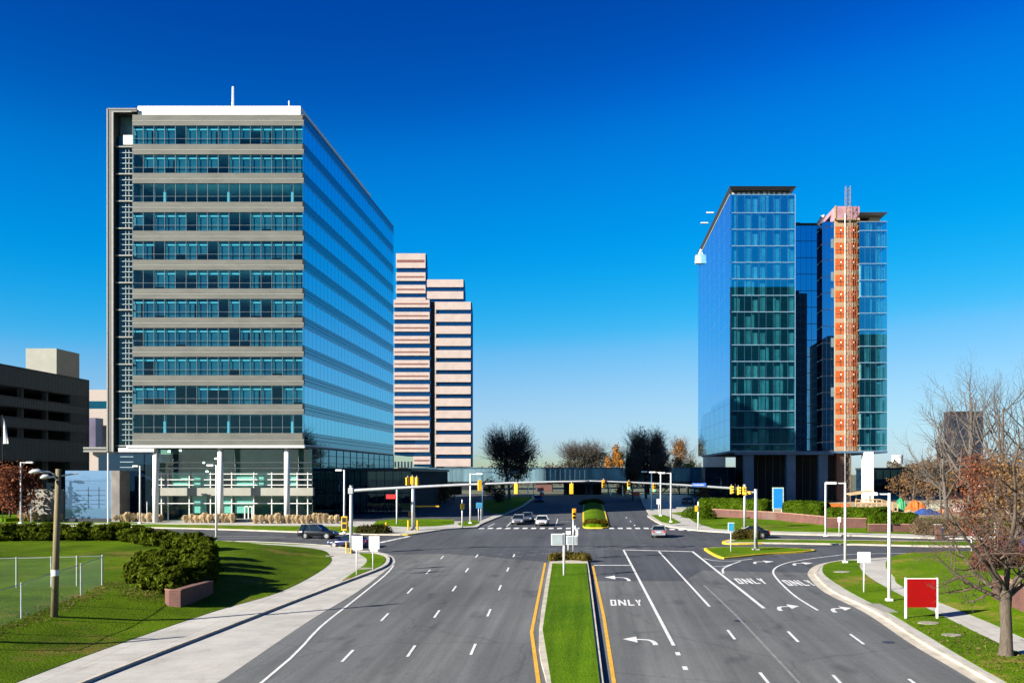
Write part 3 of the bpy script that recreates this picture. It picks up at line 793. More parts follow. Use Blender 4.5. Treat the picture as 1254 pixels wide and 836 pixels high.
def block_text(name, word, u0, u1, v0, v1, label):
    glyph = {'O': ['111', '101', '101', '101', '111'], 'N': ['1001', '1101', '1011', '1001', '1001'], 'L': ['100', '100', '100', '100', '111'], 'Y': ['101', '101', '010', '010', '010']}
    a = px(u0, v1); b = px(u1, v1); c = px(u0, v0)
    Wd = b[0] - a[0]; Ht = c[1] - a[1]
    tot = sum(len(glyph[ch][0]) for ch in word) + (len(word) - 1) * .9
    mb = MB(); cur = 0; cw = Wd / tot
    def quad(x0, y0, x1, y1, th):
        mb.strip([(a[0] + x0 * cw, a[1] + y0 * Ht), (a[0] + x1 * cw, a[1] + y1 * Ht)], -th / 2, th / 2, .013)
    def hbar(x0, x1, y, t=.17):
        x0 = a[0] + x0 * cw; x1 = a[0] + x1 * cw; yy = a[1] + y * Ht
        mb.slab([(x0, yy), (x1, yy), (x1, yy + t * Ht), (x0, yy + t * Ht)], .0131, None)
    th = cw * .95
    for ch in word:
        w = len(glyph[ch][0]); h = .5
        if ch == 'O':
            quad(cur + h, 0, cur + h, 1, th); quad(cur + w - h, 0, cur + w - h, 1, th); hbar(cur + 1, cur + w - 1, 0); hbar(cur + 1, cur + w - 1, .83)
        if ch == 'N':
            quad(cur + h, 0, cur + h, 1, th); quad(cur + w - h, 0, cur + w - h, 1, th)
            x0 = a[0] + (cur + .9) * cw; x1 = a[0] + (cur + w - .9) * cw
            mb.slab([(x0, a[1] + .62 * Ht), (x1, a[1] + .02 * Ht), (x1, a[1] + .36 * Ht), (x0, a[1] + .98 * Ht)], .0132, None)
        if ch == 'L':
            quad(cur + h, 0, cur + h, 1, th); hbar(cur + 1, cur + w, 0)
        if ch == 'Y':
            quad(cur + w / 2, 0, cur + w / 2, .5, th)
            quad(cur + w / 2 + .1, .42, cur + w - h, 1, th); quad(cur + w / 2 - .1, .42, cur + h, 1, th)
        cur += w + .9
    struct(name, mb, M['white'], label, 'road marking')
block_text('lane_word', 'ONLY', 748, 787, 734, 741.2, 'white road word ONLY in the left turn lane')
block_text('lane_word', 'ONLY', 905.5, 941, 708, 714.5, 'white road word ONLY in the inner right turn lane')
block_text('lane_word', 'ONLY', 966.5, 1001, 710, 716.8, 'white road word ONLY in the outer right turn lane')

def arrow(u0, u1, v0, v1, side, label):
    """turn arrow filling the pixel box; side -1 points left, +1 right"""
    a = px((u0 + u1) / 2, (v0 + v1) / 2); x0 = ax(u0, a[1]); x1 = ax(u1, a[1])
    yb = px(u0, v1)[1]; yt = px(u0, v0)[1]; w = x1 - x0; h = yt - yb
    mx = lambda t: (x0 + t * w) if side > 0 else (x1 - t * w)
    pth = smooth_line([(mx(.08), yb), (mx(.10), yb + .30 * h), (mx(.24), yb + .58 * h), (mx(.62), yb + .66 * h)], 4)
    mb = MB().strip(pth, -.14, .14, .013)
    mb.slab([(mx(.58), yb + .28 * h), (mx(1.0), yb + .70 * h), (mx(.58), yb + 1.0 * h)], .0135, None)
    struct('lane_arrow', mb, M['white'], label, 'road marking')
arrow(763, 804.5, 779, 789.5, -1, 'white left turn arrow nearest the viewer')
arrow(740, 772, 704.5, 711, -1, 'white left turn arrow beyond the word ONLY')
arrow(949, 981, 739.5, 747.5, 1, 'white right turn arrow in the inner right lane')
arrow(1015, 1045, 742, 749.5, 1, 'white right turn arrow in the outer right lane')
arrow(920, 949, 686, 690, 1, 'white arrow just below the triangular island')
arrow(968, 997, 688, 692, 1, 'white arrow beside the right corner kerb')

mh = MB()
for u, v in ((905, 760), (1088, 786)): 
    x, y = px(u, v); mh.add([(x + .35 * math.cos(t * .5236), y + .35 * math.sin(t * .5236), G(x, y + .35 * math.sin(t * .5236)) + .012) for t in range(12)], [tuple(range(12))])
struct('manhole_covers', mh, M['dark_metal'], 'dark round covers set in the asphalt', 'manhole')
# ------------------------------------------------------------------ building materials
M.update(
    g_teal=glass('teal window glass', (.24, .61, .72), (.35, .72, .95), .05, 1.4),
    g_side=glass('blue mirror glass', (.05, .12, .17), (.30, .76, 1.0), .60, 1.6, 0.0, wave=.012, wscale=.12),
    g_side_dk=glass('dark blue spandrel glass', (.03, .08, .11), (.24, .52, .68), .36, 1.6, .02, wave=.012, wscale=.12),
    g_side_line=mat('pale glass edge', (.20, .40, .58), .3, .3),
    g_lobby=glass('clear green lobby glass', (.52, .84, .78), (.9, 1, 1), .08, 1.45),
    g_dark=glass('dark podium glass', (.05, .13, .18), (.35, .62, .85), .12, 1.5, 0.0, (.012, .04, .09), .25),
    g_right=glass('blue reflective glass', (.26, .66, .72), (.13, .70, 1.0), .46, 1.55, 0.0, (.004, .12, .19), .07, wave=.02, wscale=.10),
    g_right_side=glass('silvery blue coated glass', (.02, .05, .09), (.38, .74, 1.0), .78, 1.6, .02, (.12, .30, .52), .05, wave=.012, wscale=.12),
    g_right_dk=glass('deep blue glass', (.03, .08, .14), (.20, .60, 1.0), .62, 1.6, 0.0, (.005, .06, .18), .08, wave=.02, wscale=.10),
    stone=mat('grey beige panel', (.128, .133, .118), .75, var=.14, scale=.35, stretch=(1, 1, 3), fine=.05),
    stone_dk=mat('grey panel joint', (.12, .115, .10), .75, var=.12, scale=.5),
    stone_lt=mat('pale panel reveal', (.30, .31, .28), .7, var=.08),
    white_panel=mat('white roof screen', (.84, .84, .82), .5, var=.03),
    frame_dk=mat('brown grey frame panel', (.085, .082, .08), .6, var=.12, scale=.4),
    mull=mat('mullion grey blue', (.16, .22, .24), .5), blind2=mat('dim window blind', (.07, .14, .19), .8, var=.2, scale=.9),
    blind=mat('window blind', (.135, .205, .24), .8, var=.15, scale=1.2),
    inter=mat('office wall', (.07, .13, .15), .9, var=.3, scale=.5),
    ceil=mat('office ceiling', (1.0, 1.0, .96), .8, var=.05, scale=.8),
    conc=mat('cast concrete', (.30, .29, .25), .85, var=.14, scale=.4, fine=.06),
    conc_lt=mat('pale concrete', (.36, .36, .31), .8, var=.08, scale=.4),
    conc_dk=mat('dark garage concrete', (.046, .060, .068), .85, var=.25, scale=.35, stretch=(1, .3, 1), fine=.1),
    pink=mat('pink granite panel', (.47, .38, .34), .6, var=.08, scale=.4, fine=.05),
    red_band=mat('red granite stripe', (.19, .06, .045), .6, var=.1),
    g_tower=glass('dark blue strip glass', (.02, .06, .10), (.10, .30, .62), .24, 1.6, 0.0, (.004, .035, .11), .5),
    orange_net=mat('orange netting', (.56, .095, .004), .8, var=.35, scale=1.6),
    cream=mat('cream slab edge', (.42, .28, .165), .75, var=.1, scale=.6),
    pink_sheet=mat('pink sheeting', (.46, .25, .28), .7, var=.2, scale=.5),
    navy=mat('shade blue stone', (.07, .15, .25), .55, var=.15, scale=.4),  # blue of the shade over the tower base put into the stone
    brown=mat('brown stone', (.16, .085, .06), .7, var=.15, scale=.4),
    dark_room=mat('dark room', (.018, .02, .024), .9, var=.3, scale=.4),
    lamp_on=emis('ceiling lamp', (1, .96, .85), 2.2),
)

# ------------------------------------------------------------------ left glass tower
Y0 = 148.0
lx = lambda u, y=Y0: ax(u, y)
lz = lambda v, y=Y0: az(v, y)
XL, XR = lx(162), lx(372)
YB = Y0 * (CX - 372) / (CX - 482)          # rear corner
gz = G(0, Y0)
T = empty('office_tower', (XR, Y0, gz), 'tall glass and grey beige office tower with white roof screen on the left', 'building')
o = (XR, Y0, gz)
def B(): return MB(o)
tops = [153.8 + 35.35 * k for k in range(11)]
wh = 22.7
rb = random.Random(11)
npan = 16
core = B()
core.box(XL + .3, XR - .3, Y0 + 8.0, YB - .3, lz(545), lz(141.5))
core.build('core', M['inter'], T)
roofs = B().box(XL, XR, Y0 + .4, YB, lz(141.5), lz(141.5) + .25); roofs.build('roof', M['stone_dk'], T)
ys_prev = 140.5
for k in range(12):
    v0 = ys_prev; v1 = tops[k] if k < 11 else 545.0
    sp = B(); a, b = lz(v1), lz(v0); h = b - a
    sp.box(XL, XR, Y0, Y0 + .5, a, a + h * .40)
    sp.box(XL, XR, Y0 + .10, Y0 + .5, a + h * .40, a + h * .52)
    sp.box(XL, XR, Y0 + .02, Y0 + .5, a + h * .52, b)
    s = sp.build('spandrel', M['stone'], T)
    tr = B().box(XL - .01, XR + .01, Y0 - .03, Y0 + .08, a + h * .42, a + h * .49); tr.build('trim', M['stone_lt'], s)
    fl = B().box(XL + .2, XR - .15, Y0 + .5, Y0 + 8.0, a + h * .15, b - h * .1); fl.build('floor_slab', M['ceil'], s)
    ys_prev = v1 + wh
for k in range(11):
    a, b = lz(tops[k] + wh), lz(tops[k])
    w = B().add([(XL, Y0 + .12, a), (XR, Y0 + .12, a), (XR, Y0 + .12, b), (XL, Y0 + .12, b)], [(0, 1, 2, 3)]).build('window_strip', M['g_teal'], T)
    mu = B(); bl = B(); bl2 = B(); ls = B(); cl = B()
    for i in range(npan + 1):
        x = XL + (XR - XL) * i / npan
        if k == 2 and i % 1: continue
        mu.box(x - .022, x + .022, Y0 + .07, Y0 + .17, a, b)
    mu.box(XL, XR, Y0 + .075, Y0 + .19, a + (b - a) * .30, a + (b - a) * .30 + .03)
    for i in range(npan):
        x0 = XL + (XR - XL) * i / npan + .03; x1 = XL + (XR - XL) * (i + 1) / npan - .03
        q = rb.random()
        if k == 2 or k == 10:
            if i in (2, 8, 14): cl.box(x0 + .9, x0 + 1.25, Y0 + 1.2, Y0 + 1.55, a, b)
            if k == 2 and i in (0, 1): cl.box(x0 + .2, x0 + .42, Y0 + 2 + i, Y0 + 2.3 + i, a, b * .98 + a * .02)
            continue
        if q < .80:
            drop = rb.choice([1, 1, 1, 1, 1, .85, .6, 1]); xe = x1 - (x1 - x0) * rb.choice([0, 0, 0, 0, 0, .12, .3])
            (bl if rb.random() < .6 else bl2).box(x0, xe, Y0 + .42, Y0 + .45, b - .7 - (b - a - .75) * drop, b - .7)
        if q < .88: ls.box(x0 + .08, x1 - .1, Y0 + .30, Y0 + .9, b - .62, b - .40)
    mu.build('mullions', M['mull'], w)
    if bl.v: bl.build('blinds', M['blind'], w)
    if bl2.v: bl2.build('dim_blinds', M['blind2'], w)
    if ls.v: ls.build('light_shelf', M['ceil'], w)
    if cl.v: cl.build('columns', M['ceil'], w)
    # the side face: mirror glass band over a darker band with two thin lines
    a2, b2 = lz(tops[k] + wh - 1.2), lz(tops[k] - 0.2)
    ws = B().box(XR - .2, XR, Y0 + .02, YB, a2, b2).build('side_window', M['g_side'], T)
    vm = B()
    for i in range(1, 30):
        y = Y0 + (YB - Y0) * i / 30; vm.box(XR - .1, XR + .012, y - .025, y + .025, a2, b2)
    vm.build('side_joints', M['g_side_dk'], ws)
for k in range(12):
    vt = 141.0 if k == 0 else tops[k - 1] + wh - 1.2
    vb = tops[k] - .2 if k < 11 else 545
    a, b = lz(vb), lz(vt)
    s = B().box(XR - .2, XR - .03, Y0 + .02, YB, a, b).build('side_spandrel', M['g_side_dk'], T)
    li = B()
    li.box(XR - .15, XR + .03, Y0, YB, a - .06, a + .10)
    li.build('side_ledge', M['g_side_line'], s)
    ln = B()
    for q in (.42, .72, .97): ln.box(XR - .1, XR - .01, Y0 + .02, YB, a + (b - a) * q, a + (b - a) * q + .09)
    ln.build('side_groove', M['dark_metal'], s)
B().box(XL - .2, XR - .2, YB - .3, YB, lz(545), lz(141)).box(XL - .2, XL, Y0 + .5, YB - .3, lz(545), lz(141)).build('rear_wall', M['stone'], T)
B().box(lx(168), lx(367.5), Y0 + .2, YB - 20, lz(140.8), lz(129.3)).build('roof_screen', M['white_panel'], T)
B().cyl(ax(285.5, Y0 + 6), Y0 + 6, lz(131), az(106.5, Y0 + 6), .22, .16).build('antenna', M['white_metal'], T)
rl = B()
for u in (164, 167.5, 171): rl.cyl(lx(u), Y0 + 1.2, lz(137), lz(128), .04, n=5)
rl.tube([(lx(163.5), Y0 + 1.2, lz(128.2)), (lx(171.5), Y0 + 1.2, lz(128.2))], .05, 5); rl.build('roof_railing', M['galv'], T)
B().cyl(ax(354, Y0 + 3), Y0 + 3, lz(131), az(124, Y0 + 3), .1).build('roof_vent', M['white_metal'], T)
# big frame on the left edge and the recessed strip behind it
fx0, fx1 = lx(132), lx(139.5)
fr = B().box(fx0, fx1, Y0 - .2, Y0 + 2.0, lz(553), lz(134)).box(fx1, lx(168), Y0 - .2, Y0 + 3, lz(137.5), lz(134))
fr.box(lx(103), fx0, Y0 - .2, Y0 + 3, lz(553), lz(547.5))
fro = fr.build('corner_frame', M['frame_dk'], T)
ft = B()
ft.box(fx0 - .05, fx0 + .12, Y0 - .28, Y0 - .1, lz(553), lz(133.4)).box(fx0, lx(168), Y0 - .28, Y0 - .1, lz(134.4), lz(133.4))
ft.box(fx1 - .22, fx1 + .04, Y0 - .28, Y0 - .1, lz(553), lz(137.5)).box(fx1, lx(162), Y0 - .28, Y0 - .1, lz(138.2), lz(137.2))
ft.box(lx(103), fx0, Y0 - .28, Y0 - .1, lz(549), lz(547.3)).box(lx(103), fx0, Y0 - .28, Y0 - .1, lz(553.2), lz(551.8))
ft.build('frame_trim', M['stone_lt'], fro)
YR = Y0 + .62
rw = B().add([(lx(139), YR, lz(553)), (XL + .1, YR, lz(553)), (XL + .1, YR, lz(166)), (lx(139), YR, lz(166))], [(0, 1, 2, 3)]).build('recess_glass', M['g_teal'], T)
rs = B(); M['louvre'] = mat('pale blue louvre', (.30, .42, .46), .5)
for k in range(12):
    v = 180 + 33.3 * k
    rs.box(lx(141), XL, YR - .5, YR - .05, lz(v), lz(v) + .18)
    for q in (6.5, 13, 19.5, 26): B().box(lx(145.5), XL - .02, YR - .25, YR - .06, lz(v + q), lz(v + q) + .10).build('louvre', M['louvre'], rw)
for u in (152, 156): rs.box(lx(u) - .05, lx(u) + .05, YR - .12, YR - .02, lz(553), lz(180))
rs.build('recess_ledges', M['stone_lt'], rw)
B().box(fx0 + .3, XL + .1, YR + 1.5, YR + 2, lz(553), lz(134) - .2).build('recess_wall', mat('recess wall', (.16, .30, .34), .9, var=.3, scale=.4), T)
B().box(lx(150), XL + .3, YR - .4, YR + .1, lz(176.5), lz(165)).build('recess_panel', M['white_panel'], T)
# base: white beam, columns, lobby
B().box(lx(155), XR + .1, Y0 - .05, Y0 + .6, lz(548), lz(545)).box(lx(144), lx(188), Y0 + .1, Y0 + .7, lz(553), lz(548.1)).build('beam', M['white_panel'], T)
B().box(lx(155), XR, Y0 + .6, YB, lz(548), lz(545)).build('soffit', M['stone_dk'], T)
for u in (187, 267, 349): B().cyl(lx(u), Y0 + 1.0, gz - .2, lz(548), .42, n=16).build('column', M['white_panel'], T, True)
YLb = Y0 + 4.6
ly = lambda u: ax(u, YLb); lzz = lambda v: az(v, YLb)
XLL, XLR = ly(189), XR - .02
lob = B().add([(XLL, YLb, gz), (XLR, YLb, gz), (XLR, YLb, lz(548)), (XLL, YLb, lz(548))], [(0, 1, 2, 3)]).build('lobby_glass', M['g_lobby'], T)
mm = B()
for v in (566, 573, 580, 587, 593.5, 616): mm.box(XLL, XLR, YLb - .25, YLb + .05, lzz(v) - .06, lzz(v) + .06)
for u in (193, 198, 206, 232, 258, 284, 311, 333, 350, 364, 377): mm.box(ly(u) - .07, ly(u) + .07, YLb - .14, YLb + .05, gz, lzz(577))
mm.build('lobby_mullions', M['white_metal'], lob)
B().box(XLL, XLR + .3, YLb - .8, YLb + .02, lzz(606.5), lzz(597)).build('lobby_band', M['conc_lt'], lob)
lb = B()
for u0, u1 in ((210, 229), (234, 256), (286, 309), (312, 332), (352, 364)): lb.box(ly(u0), ly(u1), YLb + .25, YLb + .3, lzz(597), lzz(578))
for u0, u1 in ((235, 252), (262, 283), (287, 309)): lb.box(ly(u0), ly(u1), YLb + .25, YLb + .3, lzz(628), lzz(607))
lb.build('lobby_blinds', mat('lobby blind', (.62, .74, .70), .8, var=.06), lob)
B().box(XLL, XLR, YLb + 6, YLb + 6.3, gz, lz(548)).box(XLL, XLR, YLb + .3, YLb + 6, lzz(601), lzz(599)).build('lobby_wall', mat('lobby wall', (.30, .40, .40), .9, var=.35, scale=.25), lob)
B().box(ly(300), ly(309), YLb - .10, YLb - .05, gz, lzz(619)).build('lobby_door', M['g_lobby'], lob)
dd = B()
for u in (300, 304.5, 309): dd.box(ly(u) - .08, ly(u) + .08, YLb - .16, YLb - .11, gz, lzz(619))
dd.box(ly(300), ly(309), YLb - .16, YLb - .11, lzz(620.5), lzz(619)); dd.build('door_frame', M['white_metal'], lob)
B().box(ly(288), ly(311), YLb - 3, YLb - .3, gz - .1, gz + .55).build('entrance_plinth', M['conc_lt'], T)
lt = B()
for u, v in ((243, 566), (247, 577), (258, 561), (200, 552), (214, 551)): lt.box(ly(u) - .15, ly(u) + .15, YLb + 2, YLb + 2.2, lzz(v) - .12, lzz(v) + .12)
lt.build('lobby_lamps', M['lamp_on'], lob)
B().box(XR - .25, XR - .02, YLb, YB, gz, lz(545) - .05).build('side_base_glass', M['g_side_dk'], T)
sb = B()
for i in range(14):
    y = YLb + (YB - YLb) * i / 13; sb.box(XR - .06, XR + .05, y - .04, y + .04, gz, lz(548))
for v in (556, 566, 577): sb.box(XR - .06, XR + .05, YLb, YB, lz(v) - .04, lz(v) + .04)
sb.build('side_base_mullions', M['dark_metal'], T)
# dark glass block under the frame on the left
B().box(lx(96), XL + 3, Y0 + 6, Y0 + 26, gz, lz(555)).build('ground_floor_block', M['g_dark'], T)
B().box(lx(179), lx(186.5), Y0 + 4.6, Y0 + 5.4, lz(578), lz(565)).build('light_box', M['conc_lt'], T)
B().cyl(lx(132.4), Y0, gz, lz(553), .12).build('thin_post', M['white_metal'], T)

# podium to the right of the tower
YP = 171.0
XP = ax(502, YP); pz = az(574, YP)
P_ = empty('podium_block', (XP, YP, G(0, YP)), 'low dark glass podium beside the foot of the left tower', 'building')
op = tuple(P_.location)
MB(op).box(XR + .1, XP, YP + .3, YP + 45, op[2] - .5, pz).build('wall', M['dark_room'], P_)
MB(op).box(XR + .06, XP + .05, YP, YP + .25, op[2] - .5, pz - .4).build('glass_front', M['g_dark'], P_)
MB(op).box(XR + .05, XP + .3, YP - .4, YP + 45.5, pz - .38, pz + .1).build('roof', M['dark_metal'], P_)
pm = MB(op)
for i in range(9): x = XR + (XP - XR) * i / 8; pm.box(x - .05, x + .05, YP - .06, YP + .01, op[2] - .5, pz - .4)
pm.box(XR, XP, YP - .06, YP + .01, pz - 4.2, pz - 4.0); pm.build('mullions', M['dark_metal'], P_)
pl = MB(op)
for i in range(6): x = ax(481 + i * 4, YP); pl.box(x - .12, x + .12, YP + 2, YP + 2.4, pz + .3, pz + 1.3)
pl.build('roof_lamps', M['ceil'], P_)

# ------------------------------------------------------------------ right tower
YQ = 210.0
qx = lambda u, y=YQ: ax(u, y)
qz = lambda v, y=YQ: az(v, y)
gq = G(0, YQ)
Q = empty('glass_tower', (qx(894), YQ, gq), 'blue mirror glass tower under construction on the right with orange netting strip', 'building')
oq = tuple(Q.location)
def C_(): return MB(oq)
YQB = YQ * (894 - CX) / (855 - CX)
rq = random.Random(5)
PIT = 20.2
def glazed(u0, u1, y, vt, vb, name, gm, npn, voff, depth=6.0, rowline=True, interior=True):
    """one glazed front: sheets per storey, white slab lines, columns and curtains behind"""
    x0, x1 = qx(u0, y), qx(u1, y)
    v = vb
    edges = [vb]; e = voff
    lines = []
    vv = voff
    while vv > vt + 3: lines.append(vv); vv -= PIT
    ed = [vb] + [l for l in lines if l < vb - 2] + [vt]
    for i in range(len(ed) - 1):
        a, b = qz(ed[i], y), qz(ed[i + 1], y)
        w = C_().add([(x0, y, a + .12), (x1, y, a + .12), (x1, y, b - .02), (x0, y, b - .02)], [(0, 1, 2, 3)]).build('window_strip', gm, Q)
        sl = C_().box(x0, x1, y + .02, y + depth, a - .1, a + .10); sl.build('slab', M['stone_lt'] if rowline else M['dark_metal'], w)
        mu = C_()
        for j in range(npn + 1):
            x = x0 + (x1 - x0) * j / npn; mu.box(x - .025, x + .025, y - .03, y + .03, a + .12, b - .02)
        mu.build('mullions', M['mull_b'] if rowline else M['dark_metal'], w)
        if rowline: C_().box(x0 - .02, x1 + .02, y - .05, y + .015, a - .07, a + .06).build('floor_edge', M['g_side_line'], w)
        if interior:
            it = C_(); lt_ = C_()
            for j in range(npn):
                xa = x0 + (x1 - x0) * j / npn + .05; xb = x0 + (x1 - x0) * (j + 1) / npn - .05
                q = rq.random()
                if j % 2 == (0 if npn > 6 else 1) and q < .85: it.box(xa + .25, xb - .1, y + .35, y + .4, a + .1, b - rq.choice([.3, .3, .9]))
                if (i % 2 == 1 and j in (3, npn - 1)): lt_.box(xa + .25, xb - .2, y + .3, y + .5, a + .1, b - .9)
                elif q < .3: it.box(xa, xa + (xb - xa) * .4, y + .5, y + .55, a + .1, b - .3)
            if it.v: it.build('curtains', M['inter2'], w)
            if lt_.v: lt_.build('columns', M['col_lt'], w)
M['inter2'] = mat('room partition', (.55, .72, .72), .9, var=.25, scale=.6); M['col_lt'] = mat('pale column', (1.0, 1.0, .95), .8); M['mull_b'] = mat('dark blue mullion', (.05, .11, .16), .4)
# block A
glazed(894, 973.5, YQ, 238, 552, 'front', M['g_right'], 9, 543.5)
C_().box(qx(895), qx(973), YQ + 6.5, YQB - .4, qz(551.5), qz(239)).build('core', M['inter'], Q)
C_().box(qx(973.2), qx(974.2), YQ - .05, YQ + 12, qz(552), qz(238)).build('corner_post', M['g_side_line'], Q)
nfl = 16
for k in range(nfl):
    b = qz(238) - k * (qz(238) - qz(552)) / nfl; a = b - (qz(238) - qz(552)) / nfl
    w = C_().box(qx(894) - .02, qx(894) + .3, YQ - .05, YQB, a + .04, b - .0).build('side_window', M['g_right_side'], Q)
    sj = C_()
    for i in range(1, 7):
        y = YQ + (YQB - YQ) * i / 7; sj.box(qx(894) - .03, qx(894) + .1, y - .02, y + .02, a, b)
    sj.box(qx(894) - .03, qx(894) + .1, YQ, YQB, a - .01, a + .03)
    sj.build('side_joints', M['g_sidejoint'] if 'g_sidejoint' in M else M.setdefault('g_sidejoint', mat('pale joint', (.16, .30, .48), .3, .4)), w)
C_().box(qx(895), qx(973), YQB - .4, YQB, qz(552), qz(238)).build('rear_wall', M['g_right_dk'], Q)
C_().box(qx(893.5), qx(974), YQ + .3, YQB - .3, qz(238) - .1, qz(238) + .1).box(qx(898), qx(970), YQ + 1.0, YQB - 2, qz(238), qz(233.2)).build('roof', M['conc_lt'], Q)
ro = C_(); x0, x1 = qx(892.8), qx(974.8)
ro.add([(x0, YQ - .8, qz(229.3)), (x1, YQ - .8, qz(229.3)), (x1, YQB, qz(229.3)), (x0, YQB, qz(229.3)),
        (x0 + .4, YQ - .2, qz(233.6)), (x1 - 1.3, YQ - .2, qz(233.6)), (x1 - 1.3, YQB, qz(233.6)), (x0 + .4, YQB, qz(233.6))],
       [(0, 1, 2, 3), (4, 7, 6, 5), (0, 4, 5, 1), (1, 5, 6, 2), (2, 6, 7, 3), (3, 7, 4, 0)])
ro.build('roof_canopy', M['dark_metal'], Q)
for i in range(12):
    u = 897 + i * 6.3
    C_().box(qx(u), qx(u + rq.uniform(2, 4)), YQ + .5, YQ + .9, qz(238), qz(235 - rq.uniform(0, 1))).build('roof_unit', M['galv'], Q)
# window-washing boom at the far left roof corner
bm = C_()
xb0 = qx(894) ; yb = YQB - 6
for (u0, v0, u1, v1) in ((866, 288, 860, 303), (860, 303, 852, 322)): bm.tube([(ax(u0, yb), yb, az(v0, yb)), (ax(u1, yb), yb, az(v1, yb))], .35, 6)
bm.build('roof_boom', M['white_metal'], Q)
C_().box(ax(851.5, yb), ax(861, yb), yb - 1, yb + 1, az(323, yb), az(313, yb)).build('cradle', M['galv'], Q)
ou = C_()
for u, v in ((865, 275), (858, 287)): ou.tube([(ax(u + 9, yb - 12), yb - 12, az(v, yb)), (ax(u, yb - 12), yb - 12, az(v, yb))], .22, 5)
ou.build('outrigger', M['white_metal'], Q)
# recess B
YB2 = YQ + 5
glazed(974, 1007, YB2, 276, 552, 'recess', M['g_right_dk'], 5, 538, 3, False, False)
C_().box(qx(974, YB2) + .1, qx(1007, YB2), YB2 + 3, YB2 + 40, qz(552, YB2), qz(274, YB2)).build('core', M['dark_room'], Q)
C_().box(qx(974, YB2), qx(1007, YB2), YB2 - .3, YB2 + 40, qz(276, YB2), qz(273.5, YB2)).box(qx(975, YB2), qx(981, YB2), YB2 + 1, YB2 + 3, qz(273.5, YB2), qz(271, YB2)).build('roof', M['dark_metal'], Q)
YB3 = YQ + 2.5
glazed(1007, 1023, YB3, 271.5, 552, 'recess', M['g_right_dk'], 3, 541, 3, False, False)
C_().box(qx(1007, YB3), qx(1024, YB3), YB3 + 3, YB3 + 30, qz(552, YB3), qz(272, YB3)).build('core', M['dark_room'], Q)
bc = C_()
for k in range(14):
    if k in (3, 6, 9, 10, 12): bc.box(qx(1017.5, YB3), qx(1021.5, YB3), YB3 - .06, YB3 - .02, qz(552 - k * PIT - 6, YB3), qz(552 - k * PIT - 17, YB3))
bc.build('blank_panel', M['mull'], Q)
B4 = C_().box(qx(1004, YB2), qx(1009, YB2), YB2 - 2, YB2 - .2, qz(276, YB2), qz(262, YB2)); 
C_().tube([(qx(1001, YB2), YB2, qz(276, YB2)), (qx(1009, YB2), YB2, qz(264, YB2))], .5, 6).build('roof_hoist', M['galv'], Q)
# concrete lift core C with orange netting
YC = YQ + 2.0
cx0, cx1 = qx(1022.5, YC), qx(1051, YC)
C_().box(cx0, cx1, YC, YC + 20, qz(552, YC), qz(269, YC)).build('lift_core', M['cream'], Q)
for k in range(14):
    v1 = 546 - k * 19.6
    if v1 < 275: break
    for u0, u1 in ((1022.9, 1035.4), (1038.6, 1050.6)):
        w = C_().box(qx(u0, YC), qx(u1, YC), YC - .05, YC - .01, qz(v1, YC), qz(v1 - 13.6, YC)).build('netted_opening', M['orange_net'], Q)
        q = C_().box(qx((u0 + u1) / 2 - .4, YC), qx((u0 + u1) / 2 + .4, YC), YC - .1, YC - .055, qz(v1, YC), qz(v1 - 13.6, YC)); q.box(qx(u0, YC), qx(u1, YC), YC - .1, YC - .055, qz(v1 - 5.6, YC), qz(v1 - 4.8, YC))
        q.build('timber_cross', M['brown'], w)
        C_().box(qx(u0 + 6.2, YC), qx(u0 + 7.8, YC), YC - .13, YC - .1, qz(v1 - 8.4, YC), qz(v1 - 10.2, YC)).build('work_lamp', M['ceil'], w)
pt = C_().box(qx(1021.8, YC), qx(1052, YC), YC - .5, YC + 18, qz(270, YC), qz(253.5, YC)); pt.build('top_hoarding', M['pink_sheet'], Q)
C_().box(qx(1021.4, YC), qx(1023.4, YC), YC - .62, YC - .5, qz(270, YC), qz(253, YC)).box(qx(1021.4, YC), qx(1052.2, YC), YC - .62, YC - .5, qz(270.2, YC), qz(268.6, YC)).build('hoarding_edge', M['cream'], Q)
# hoist mast: lattice
YM = YC - 1.6
ma = C_(); ux0, ux1 = qx(1036.3, YM), qx(1041.6, YM)
for x in (ux0, ux1):
    for y in (YM, YM + .9): ma.tube([(x, y, gq), (x, y, qz(227.5, YM))], .06, 4)
z = gq; kk = 0
while z < qz(229, YM):
    for y in (YM,): ma.tube([(ux0, y, z), (ux1, y, z)], .05, 4); ma.tube([(ux0 if kk % 2 else ux1, y, z), (ux1 if kk % 2 else ux0, y, z + .9)], .045, 4)
    z += .9; kk += 1
MA = ma.build('hoist_mast', mat('rusty galvanised steel', (.20, .15, .12), .6, .2, var=.2), Q)
MB(oq).tube([(ux0 - .3, YM - .2, gq), (ux0 - .3, YM - .2, qz(262, YM))], .07, 6).build('hoist_rail', M['galv'], MA)
tie = C_()
for k in range(30): tie.box(qx(1043, YM), qx(1051, YM), YM + .6, YM + .7, qz(548 - k * 9.4, YM), qz(547.2 - k * 9.4, YM))
for u in (1043.5, 1047, 1050): tie.box(qx(u, YM) - .05, qx(u, YM) + .05, YM + .6, YM + .68, qz(552, YM), qz(272, YM))
tie.build('scaffold', mat('brown scaffold tube', (.22, .13, .08), .6), Q)
